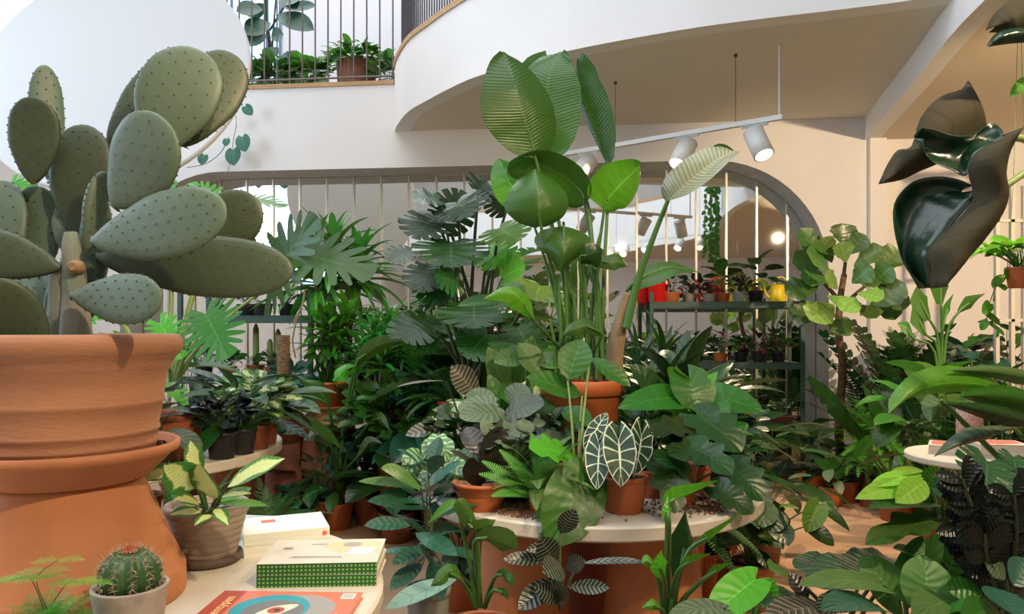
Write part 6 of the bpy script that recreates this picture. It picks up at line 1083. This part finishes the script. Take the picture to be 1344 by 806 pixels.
# ================================================================ 8 upper floor
p = mk('rubber_tree', 'tall dark-stemmed rubber tree behind the upper railing', 'tree', 0, 0, 0, None, 97, X=0); o_ = P(352, 120, 7.98); o_[2] = 3.60; p.t.location = tuple(o_); p.o = o_; p.pot(.16, .2, terra_d); tr = Acc()
ptube(tr, [(352, 100, 7.75), (354, 60, 7.75), (349, 20, 7.75), (351, -40, 7.75)], .022, .018, p.o, 8, 12); ptube(tr, [(354, 40, 7.75), (372, 10, 7.7), (385, -10, 7.7)], .012, .01, p.o, 6, 6); ptube(tr, [(356, 95, 7.7), (358, 50, 7.7), (362, 0, 7.7)], .012, .01, p.o, 6, 6); tr.build('trunk', dark_met, p.t)
for b, tp, wd in (((355, 30, 7.6), (322, 45, 7.5), 34), ((365, 5, 7.6), (400, -5, 7.5), 26), ((362, 20, 7.6), (412, 40, 7.5), 30), ((375, 12, 7.65), (415, 8, 7.6), 18), ((350, 45, 7.6), (320, 60, 7.5), 28), ((356, 50, 7.5), (372, 45, 7.5), 26), ((372, 70, 7.6), (392, 85, 7.5), 26), ((345, 12, 7.6), (310, 15, 7.5), 28), ((350, 0, 7.7), (330, -20, 7.7), 30), ((365, 62, 7.6), (350, 78, 7.5), 20), ((340, 25, 7.7), (332, 5, 7.7), 30), ((370, -5, 7.6), (390, 12, 7.5), 26)):
    aim(p, T_ellip, b, tp, wd, (0, -1, .4), .3, .2, 0, p.r.random())
p.done(g_blue, stem_d)
t = thing('window_planter', 'long low planter trough along the upper floor railing', 'planter', tuple(WP(-2.9, 3.60, -.45)), -YW); A = Acc(); box(A, -1.5, 1.5, -.10, .10, 0, .10); A.build('trough', wood_trim, t, smooth=False)
for i, a_ in enumerate(np.linspace(-3.9, -2.2, 6)):
    o_ = WP(a_, 3.70, -.45); p = Plant('pothos', ('leftmost', 'second', 'third', 'fourth', 'fifth', 'rightmost')[i] + ' of the six low green pothos in the upper trough, counted from the left', 'potted plant', *o_, 700 + i); p.pot(.07, .06, p_black); bushy(p, T_heart, 90, .14, .12, .26, .34, .5, 10); p.done(g_fern if i % 2 else g_vari, stem_g)
o_ = P(468, 100, 7.66); o_[2] = 3.60; p = Plant('pothos', 'leafy pothos in a round wooden bucket on the upper floor', 'potted plant', *o_, 720)
A = Acc(); lathe(A, [(.001, 0), (.18, 0), (.182, .01), (.205, .42), (.205, .43), (.19, .43), (.18, .38), (.001, .38)], 40); A.build('pot', mat('bucket_wood', (.32, .13, .07), .6, noise=.4, nscale=10, stretch=(6, 6, .5)), p.t); p.z = .38; bushy(p, T_heart, 190, .11, .09, .34, .26, .3, 14, hang=.15); p.done(g_fern, stem_g)
o_ = P(512, 100, 7.5); o_[2] = 3.60; p = Plant('pothos', 'low variegated pothos right of the wooden bucket upstairs', 'potted plant', *o_, 721); p.pot(.1, .1, p_black); bushy(p, T_heart, 80, .12, .10, .24, .36, .5, 10); p.done(g_vari, stem_g)
# heart-leaved vine trailing down the wall behind the disc
b0 = WP(-3.05, 3.60, .05); p = Plant('trailing_vine', 'thin vine with heart-shaped leaves hanging on the wall below the disc', 'vine', *b0, 98)
W_ = lambda px, py: P(px, py, 7.05)
path = spline([WP(-2.95, 3.64, -.12) , WP(-2.93, 3.72, .06), P(309, 150, 7.15), P(306, 185, 7.15), P(304, 205, 7.15), P(298, 230, 7.15)], 20) - p.o; tube(p.S, path, .004, .002, k=5)
path = spline([P(300, 180, 7.15), P(290, 200, 7.15), P(270, 215, 7.15), P(245, 220, 7.15)], 12) - p.o; tube(p.S, path, .004, .003, k=5)
for b, tp, wd in (((322, 140, 7.1), (331, 151, 7.08), 14), ((318, 180, 7.1), (322, 199, 7.05), 20), ((306, 197, 7.1), (307, 217, 7.05), 21), ((298, 183, 7.1), (296, 192, 7.08), 10), ((268, 204, 7.1), (264, 216, 7.08), 14)): aim(p, T_heart, b, tp, wd, (0, -1, .1), .3, .1, 0, .5)
p.done(leafmat('leaf_vine', (.05, .18, .12), vein=(.2, .42, .32), rough=.4), stem_d)

t = thing('terrazzo_vase', 'pinkish speckled cylinder vase standing behind the books on the small cream table', 'vase', (2.06, 3.33, .755)); A = Acc(); lathe(A, [(.001, 0), (.05, 0), (.053, .003), (.053, .197), (.05, .2), (.044, .2), (.042, .19), (.001, .02)], 40); A.build('body', mat('terrazzo', (.55, .34, .27), .6, noise=.55, nscale=110), t)

# trailing plants on the gallery edge over the visitor side (seen in the mirror)
for i, (x_, y_, n_) in enumerate(((2.28, 2.2, 26), (2.32, 2.9, 30), (2.22, 1.6, 18))):
    p = Plant('trailing_pothos', ('middle', 'longest', 'shortest')[i] + ' of the three pothos trailing down from the gallery edge, seen in the mirror', 'hanging plant', x_, y_, 3.62 if i else 3.62, 800 + i)
    p.t.location.x += .16; p.o[0] += .16; p.pot(.06, .1, p_white)
    for k in range(5 if i < 2 else 3): vine(p, [(0, 0, .08), (-.16, .03 * k - .06, .06), (-.21, .05 * k - .1, -.3), (-.2, .05 * k - .1, -.65 - .12 * k), (-.22, .05 * k - .1, -.9 - (.3 if i == 1 else .1) - .06 * k)], T_heart, n_, .075, .003)
    p.done(g_mid, stem_g)
# ================================================================ 9 right foreground
def loft(A, rows, o, n=22, mi=0, rnd=.5, sub=5, bulge=0, thick=0):
    """surface through several rails, each a list of photo points with depth"""
    R_ = [spline([P(*q) for q in r], n) for r in rows]
    if len(R_) == 2:
        R_ = [R_[0] * (1 - s) + R_[1] * s + np.array([0, -bulge, 0]) * sin(pi * s) for s in np.linspace(0, 1, sub)]
    V = np.stack(R_, 0); m = len(R_); uv = np.stack([np.repeat(np.linspace(0, 1, m)[:, None], n, 1), np.repeat(np.linspace(0, 1, n)[None], m, 0)], -1).reshape(-1, 2)
    A.add(V.reshape(-1, 3) - o, grid_q(m, n), uv, rnd, mi)
g_under = leafmat('leaf_giant_under', (.055, .048, .026), vein=(.03, .025, .013), back=(.02, .04, .02), rough=.7, spec=.15, trans=.02, mid=.0, lat=5, ls=.5, var=.1, lw=.93)
p = mk('giant_elephant_ear', 'giant dark glossy elephant ear with curled leaves reaching in from the right edge', 'potted plant', 0, 1.38, .46, (.12, .2, p_black), 101, X=1.30)
def gl(rows, m, bulge=0, th=.0012, **k):
    A = Acc(); loft(A, rows, p.o, bulge=bulge, sub=9, n=28, **k); o = A.build('leaf', m, p.t); md = o.modifiers.new('thickness', 'SOLIDIFY'); md.thickness = th; return o
gl([[(1283, 150, 1.46), (1281, 125, 1.45), (1271, 106, 1.44), (1262, 117, 1.43), (1232, 128, 1.42), (1208, 155, 1.41), (1196, 192, 1.4), (1178, 197, 1.4), (1165, 215, 1.4), (1153, 241, 1.4)],
    [(1290, 185, 1.44), (1288, 188, 1.44), (1280, 190, 1.43), (1268, 195, 1.42), (1255, 203, 1.41), (1240, 211, 1.4), (1222, 219, 1.4), (1205, 226, 1.4), (1184, 236, 1.4), (1153, 242, 1.4)]], g_under, .02)
gl([[(1276, 244, 1.33), (1258, 236, 1.34), (1232, 232, 1.36), (1205, 236, 1.38), (1188, 247, 1.38), (1174, 268, 1.38), (1174, 300, 1.37), (1184, 338, 1.36), (1200, 362, 1.35), (1218, 377, 1.34)],
    [(1279, 250, 1.32), (1280, 254, 1.32), (1278, 259, 1.32), (1274, 266, 1.32), (1266, 276, 1.32), (1252, 292, 1.32), (1238, 307, 1.32), (1219, 328, 1.32), (1222, 352, 1.32), (1221, 378, 1.33)]], g_giant, -.035)
gl([[(1210, 167, 1.36), (1226, 170, 1.36), (1248, 177, 1.36), (1266, 178, 1.36), (1282, 173, 1.37), (1299, 162, 1.38), (1312, 167, 1.37), (1319, 177, 1.33)],
    [(1211, 182, 1.35), (1214, 200, 1.35), (1226, 214, 1.34), (1248, 223, 1.33), (1268, 231, 1.32), (1276, 208, 1.31), (1296, 192, 1.31), (1317, 186, 1.31)]], g_giant, -.03)
gl([[(1318, 178, 1.30), (1298, 190, 1.30), (1280, 201, 1.30), (1270, 222, 1.30), (1277, 259, 1.31), (1262, 282, 1.31), (1240, 305, 1.31), (1217, 330, 1.31), (1222, 352, 1.31), (1220, 378, 1.32)],
    [(1320, 176, 1.32), (1318, 195, 1.33), (1316, 215, 1.34), (1315, 240, 1.34), (1317, 262, 1.34), (1312, 285, 1.34), (1300, 305, 1.34), (1280, 330, 1.34), (1252, 357, 1.33), (1221, 379, 1.33)]], g_under, .05)
gl([[(1294, 40, 1.40), (1302, 24, 1.4), (1318, 8, 1.4), (1350, -6, 1.4), (1400, -20, 1.42)], [(1298, 42, 1.4), (1318, 42, 1.39), (1330, 44, 1.38), (1350, 40, 1.38), (1400, 40, 1.4)]], g_under, .02)
gl([[(1295, 60, 1.37), (1308, 44, 1.37), (1325, 38, 1.37), (1350, 36, 1.37), (1400, 30, 1.4)], [(1296, 61, 1.37), (1310, 59, 1.36), (1326, 57, 1.36), (1350, 55, 1.36), (1400, 50, 1.4)]], g_giant, .015)
for a_, b_, c_ in (((1319, 180, 1.34), (1360, 190, 1.36), (1440, 260, 1.38)), ((1315, 246, 1.35), (1370, 225, 1.37), (1450, 300, 1.38))): ptube(p.S, [a_, b_, c_, (1560, 640, 1.38)], .006, .012, p.o, 8, 14)
ptube(p.S, [(1400, 20, 1.4), (1470, 60, 1.4), (1575, 640, 1.38)], .007, .012, p.o, 8, 12); tube(p.S, [(0, 0, p.z), (0, 0, .3)], .03, .02, k=8)
aim(p, T_lance, (1352, 100, 1.5), (1325, 128, 1.45), 16, (0, -1, .4), .2, .2, 0, .5, 0); p.done(g_bright, stem_p)
FZ = .46
def fg(nm, lb, px, D, pot_, sd): return mk(nm, lb, 'potted plant', px, D, FZ, pot_, sd)
p = fg('philodendron', 'broad soft grey-green philodendron in the very front right', 1190, 1.30, (.08, .12, terra_d), 110)
for b, tp, wd, m_, n_ in (((1216, 792, 1.22), (1213, 730, 1.26), 66, 1, (0, -1, .5)), ((1180, 788, 1.28), (1128, 732, 1.3), 54, 1, (0, -.8, .7)), ((1160, 770, 1.25), (1052, 768, 1.15), 40, 1, (0, -.4, 1)), ((1150, 795, 1.2), (1080, 800, 1.08), 44, 2, (0, -.4, 1)), ((1190, 780, 1.35), (1235, 700, 1.35), 34, 0, (-.3, -.8, .6)), ((1200, 790, 1.3), (1245, 760, 1.25), 44, 0, (0, -.6, .8)), ((1230, 806, 1.2), (1290, 795, 1.12), 40, 0, (0, -.6, .8)), ((1180, 760, 1.3), (1210, 705, 1.36), 26, 0, (0, -.8, .6)), ((1250, 790, 1.25), (1200, 810, 1.1), 50, 1, (0, -.6, .9))):
    aim(p, T_heart, b, tp, wd * 1.1, n_, .4, .1, .015, p.r.random(), m_, (1195 + p.r.uniform(-15, 15), 850, 1.30), .004)
p.done([g_mid, g_soft, g_blue], stem_g)
p = fg('alocasia', 'dark puckered shield-leaved plant left of the grey-green philodendron', 1110, 1.45, (.075, .12, p_black), 111)
for b, tp, wd, m_ in (((1160, 752, 1.4), (1060, 768, 1.25), 62, 0), ((1130, 760, 1.45), (1040, 745, 1.35), 50, 0), ((1180, 745, 1.45), (1110, 742, 1.38), 50, 0), ((1060, 790, 1.2), (1035, 752, 1.22), 26, 1), ((1090, 800, 1.2), (1000, 812, 1.1), 40, 2), ((1040, 760, 1.3), (1010, 748, 1.25), 40, 3), ((1050, 785, 1.25), (990, 795, 1.15), 34, 0), ((1120, 790, 1.3), (1075, 806, 1.15), 36, 0)):
    aim(p, T_round if m_ == 0 else T_lance, b, tp, wd * 1.1, (0, -.5, 1), .45, .1, .05, p.r.uniform(.2, .6), m_, (1110 + p.r.uniform(-15, 15), 840, 1.42), .004)
p.done([leafmat('leaf_puckered', (.03, .075, .045), vein=(.015, .04, .02), back=(.08, .12, .06), rough=.18, trans=.05, lat=14, ls=.6, lw=-.2), g_burg, g_pink, g_mid], stem_d)
p = fg('philodendron', 'plant with one bright yellow-green leaf at the bottom of the aisle', 985, 1.28, (.06, .1, terra_d), 112)
aim(p, T_heart, (992, 760, 1.2), (930, 812, 1.12), 52, (-.2, -.8, .7), .25, .12, .01, 1, 0, (985, 845, 1.28)); aim(p, T_heart, (1000, 790, 1.2), (1015, 760, 1.2), 30, (0, -.8, .7), .25, .12, .01, .7, 0, (985, 845, 1.28)); aim(p, T_heart, (950, 800, 1.1), (880, 806, 1.05), 36, (0, -.5, 1), .3, .1, .01, .4, 1, (985, 845, 1.28))
p.done([g_bright, g_silver], stem_g)
p = fg('philodendron', 'tall arrow-leaved philodendron with fresh lime shoots over the lit floor', 1275, 1.48, (.08, .14, terra_d), 113)
for b, tp, wd, m_, n_ in (((1228, 684, 1.40), (1142, 712, 1.28), 42, 0, (0, -.6, 1)), ((1236, 664, 1.42), (1138, 668, 1.3), 30, 2, (0, -.4, 1)), ((1212, 636, 1.42), (1122, 655, 1.32), 26, 1, (0, -.8, .8)), ((1215, 625, 1.44), (1140, 640, 1.35), 22, 1, (0, -.6, 1)), ((1212, 618, 1.45), (1165, 624, 1.4), 14, 1, (0, -.6, 1)), ((1215, 632, 1.4), (1175, 660, 1.32), 30, 1, (0, -.9, .6)), ((1262, 652, 1.42), (1224, 640, 1.38), 40, 3, (0, -1, .5)), ((1215, 640, 1.42), (1232, 612, 1.42), 26, 0, (0, -1, .4)), ((1225, 745, 1.38), (1172, 720, 1.3), 26, 0, (0, -.5, 1)), ((1250, 720, 1.42), (1290, 690, 1.4), 44, 0, (0, -1, .5)), ((1240, 760, 1.4), (1262, 700, 1.42), 40, 2, (0, -1, .4)), ((1240, 740, 1.4), (1215, 715, 1.36), 30, 2, (0, -.7, .8)), ((1255, 700, 1.5), (1240, 740, 1.45), 36, 0, (0, -1, .3))):
    aim(p, T_hast if wd > 38 else T_lance, b, tp, wd * 1.15, n_, .35, .2, .01, p.r.random(), m_, (1262 + p.r.uniform(-10, 10), 840, 1.48), .0045)
p.done([g_mid, g_lime, g_dark, g_blue], stem_g)
p = fg('monstera', 'small monstera with a glossy split leaf in front of the book table', 1310, 1.62, (.08, .14, terra_d), 114)
for b, tp, wd, n_ in (((1296, 606, 1.52), (1290, 655, 1.46), 92, (0, -1, .4)), ((1330, 600, 1.6), (1335, 630, 1.55), 50, (0, -1, .4)), ((1340, 690, 1.55), (1335, 740, 1.5), 60, (0, -1, .4))): aim(p, T_mons, b, tp, wd, n_, .25, .15, .02, .4, 0, (1310 + p.r.uniform(-10, 10), 830, 1.62), .005)
p.done(leafmat('leaf_monstera_glossy', (.025, .10, .04), vein=(.08, .22, .12), rough=.22, trans=.12, lat=8, ls=.3), stem_g)
p = fg('zamioculcas', 'almost black raven zz plant at the right edge of the foreground', 1318, 1.32, (.075, .12, p_black), 115)
for pts in ([(1314, 840, 1.32), (1300, 740, 1.29), (1280, 680, 1.26), (1262, 628, 1.25)], [(1322, 840, 1.32), (1330, 740, 1.28), (1334, 690, 1.25), (1330, 648, 1.23)], [(1318, 840, 1.32), (1306, 780, 1.25), (1296, 740, 1.2), (1292, 700, 1.18)], [(1326, 840, 1.34), (1350, 740, 1.32), (1360, 680, 1.3), (1364, 640, 1.3)], [(1312, 840, 1.32), (1296, 760, 1.3), (1284, 725, 1.28), (1262, 690, 1.25)]):
    path = spline([P(*q) for q in pts], 30) - p.o; tube(p.S, path, .006, .003, k=6)
    for k in range(26):
        x = 6 + 23 * (k // 2) / 12.5; j = min(int(x), 28); b = path[j] + (path[j + 1] - path[j]) * (x - j); t_ = nrm(path[j + 1] - path[j]); sd = nrm(np.cross([0, -1, 0], t_)) * (1 if k % 2 else -1)
        leaf(p.A, T_ellip, b, nrm(sd * .8 + t_ * .75 + np.array([0, -.25 * (k % 3 - 1), 0])), [p.r.uniform(-.3, .3), -1, .35], .052, .025, .3, .2, 0, p.r.uniform(-.4, .4), 0, p.r.random())
p.done(g_black, stem_d)
p = fg('calathea', 'glossy oval-leaved plant in the bottom right corner', 1330, 1.22, (.06, .1, p_black), 116)
for b, tp, wd, m_ in (((1300, 770, 1.14), (1332, 808, 1.06), 52, 0), ((1330, 770, 1.15), (1350, 735, 1.18), 40, 0), ((1290, 780, 1.2), (1240, 770, 1.2), 34, 1), ((1290, 740, 1.25), (1262, 712, 1.25), 30, 2), ((1320, 760, 1.2), (1290, 730, 1.2), 34, 2), ((1310, 800, 1.12), (1262, 812, 1.05), 44, 1)): aim(p, T_ellip, b, tp, wd, (0, -.8, .7), .3, .15, .01, .6, m_, (1325, 840, 1.22))
p.done([g_blue, g_mid, g_silver], stem_d)
# long horizontal leaves across the right edge
p = mk('giant_taro', 'taro with long horizontal glossy blades above the book table', 'potted plant', 0, 1.98, 0, (.14, .5, terra_d), 117, X=1.62)
for mid, wl, wr, m_ in (([(1330, 520, 1.85), (1290, 505, 1.8), (1240, 503, 1.78), (1200, 515, 1.75), (1166, 543, 1.72)], [4, 10, 14, 8, 0], [6, 18, 22, 16, 0], 0), ([(1400, 505, 1.9), (1345, 494, 1.85), (1300, 487, 1.8), (1245, 486, 1.78)], [4, 12, 8, 0], [4, 10, 7, 0], 1), ([(1400, 535, 1.85), (1340, 522, 1.8), (1300, 518, 1.78), (1262, 520, 1.75)], [6, 18, 16, 0], [4, 14, 12, 0], 2), ([(1380, 560, 1.8), (1330, 548, 1.75), (1290, 538, 1.72), (1240, 530, 1.7)], [4, 14, 10, 0], [4, 12, 8, 0], 3), ([(1330, 562, 1.85), (1300, 570, 1.8), (1275, 575, 1.78), (1225, 600, 1.75)], [3, 9, 10, 0], [3, 9, 10, 0], 4),
        ([(1235, 525, 1.9), (1228, 540, 1.88), (1222, 555, 1.86)], [14, 18, 0], [12, 16, 0], 1)):
    hero(p.A, mid, wl, wr, p.o, .02, .03, mi=m_, rnd=p.r.uniform(.3, .8), wave=.08, n=20, fold=-.1); b = mid[0]; ptube(p.S, [b, (b[0] + 60, b[1] + 60, b[2]), (1470, 760, 1.98)], .005, .01, p.o, 6, 10)
p.done([g_bright, g_soft, g_mid, g_dark, g_silver], stem_g)

# ================================================================ 10 settle the free pots so that none stand in each other or off a table
TABLES = [(.276, 2.62, .585), (-.90, 1.50, .63), (-1.90, 3.42, .80), (-.10, 4.5, .44), (1.99, 3.18, .27)]
def settle():
    it = [[q[0].t, q[0].t.location.x, q[0].t.location.y, q[0].t.location.z, q[1], q[2], q[3]] for q in POTS if q[0].t.location.z < 1.2 and not (abs(q[0].t.location.z - .931) < .02)]
    bl = [[None, x, y, z0, r, h, False] for x, y, r, z0, h in BLOCK if r > 0] + [[None, .04, 2.48, 0, .18, .7, False], [None, .47, 2.46, 0, .19, .7, False], [None, .26, 2.86, 0, .2, .7, False], [None, P(763, 0, 2.72)[0], 2.72, .75, .158, .08, False]]
    # shelf and stand footprints as rows of round blockers
    for cx, cy, W in ((1.84, 6.48, 1.25), (-1.98, 5.75, 1.02)):
        for k in np.linspace(-W / 2, W / 2, 5): bl.append([None, cx + k * cos(YW), cy - k * sin(YW), 0, .24, 1.5, False])
    for x_ in (2.78, 3.81): bl.append([None, x_, 5.45, 0, .16, .8, False])
    al = it + bl
    for rnd_ in range(160):
        for i, a in enumerate(it):
            if not a[6]: continue
            for b in al:
                if b is a or a[3] > b[3] + b[5] - .03 or b[3] > a[3] + a[5] - .03: continue
                dx, dy = a[1] - b[1], a[2] - b[2]; d = sqrt(dx * dx + dy * dy) or .01; m = (a[4] + b[4]) * .99 - d
                if m > 0: k = m * (.5 if b[6] else 1.0); a[1] += dx / d * k + .002 * cos(i * 7 + rnd_); a[2] += dy / d * k * .9 + .002 * sin(i * 5 + rnd_)
            if abs(a[3] - .75) < .02:
                cx, cy, r = min(TABLES, key=lambda T: sqrt((a[1] - T[0]) ** 2 + (a[2] - T[1]) ** 2) - T[2]); d = sqrt((a[1] - cx) ** 2 + (a[2] - cy) ** 2); lim = r - a[4] * .85
                if d > lim: a[1] = cx + (a[1] - cx) / d * lim; a[2] = cy + (a[2] - cy) / d * lim
            elif a[3] < .1:
                lim = 7.0 - .105 * a[1] - a[4] - .02
                if a[2] > lim: a[2] = lim
    for a in it: a[0].location.x, a[0].location.y = a[1], a[2]
settle()
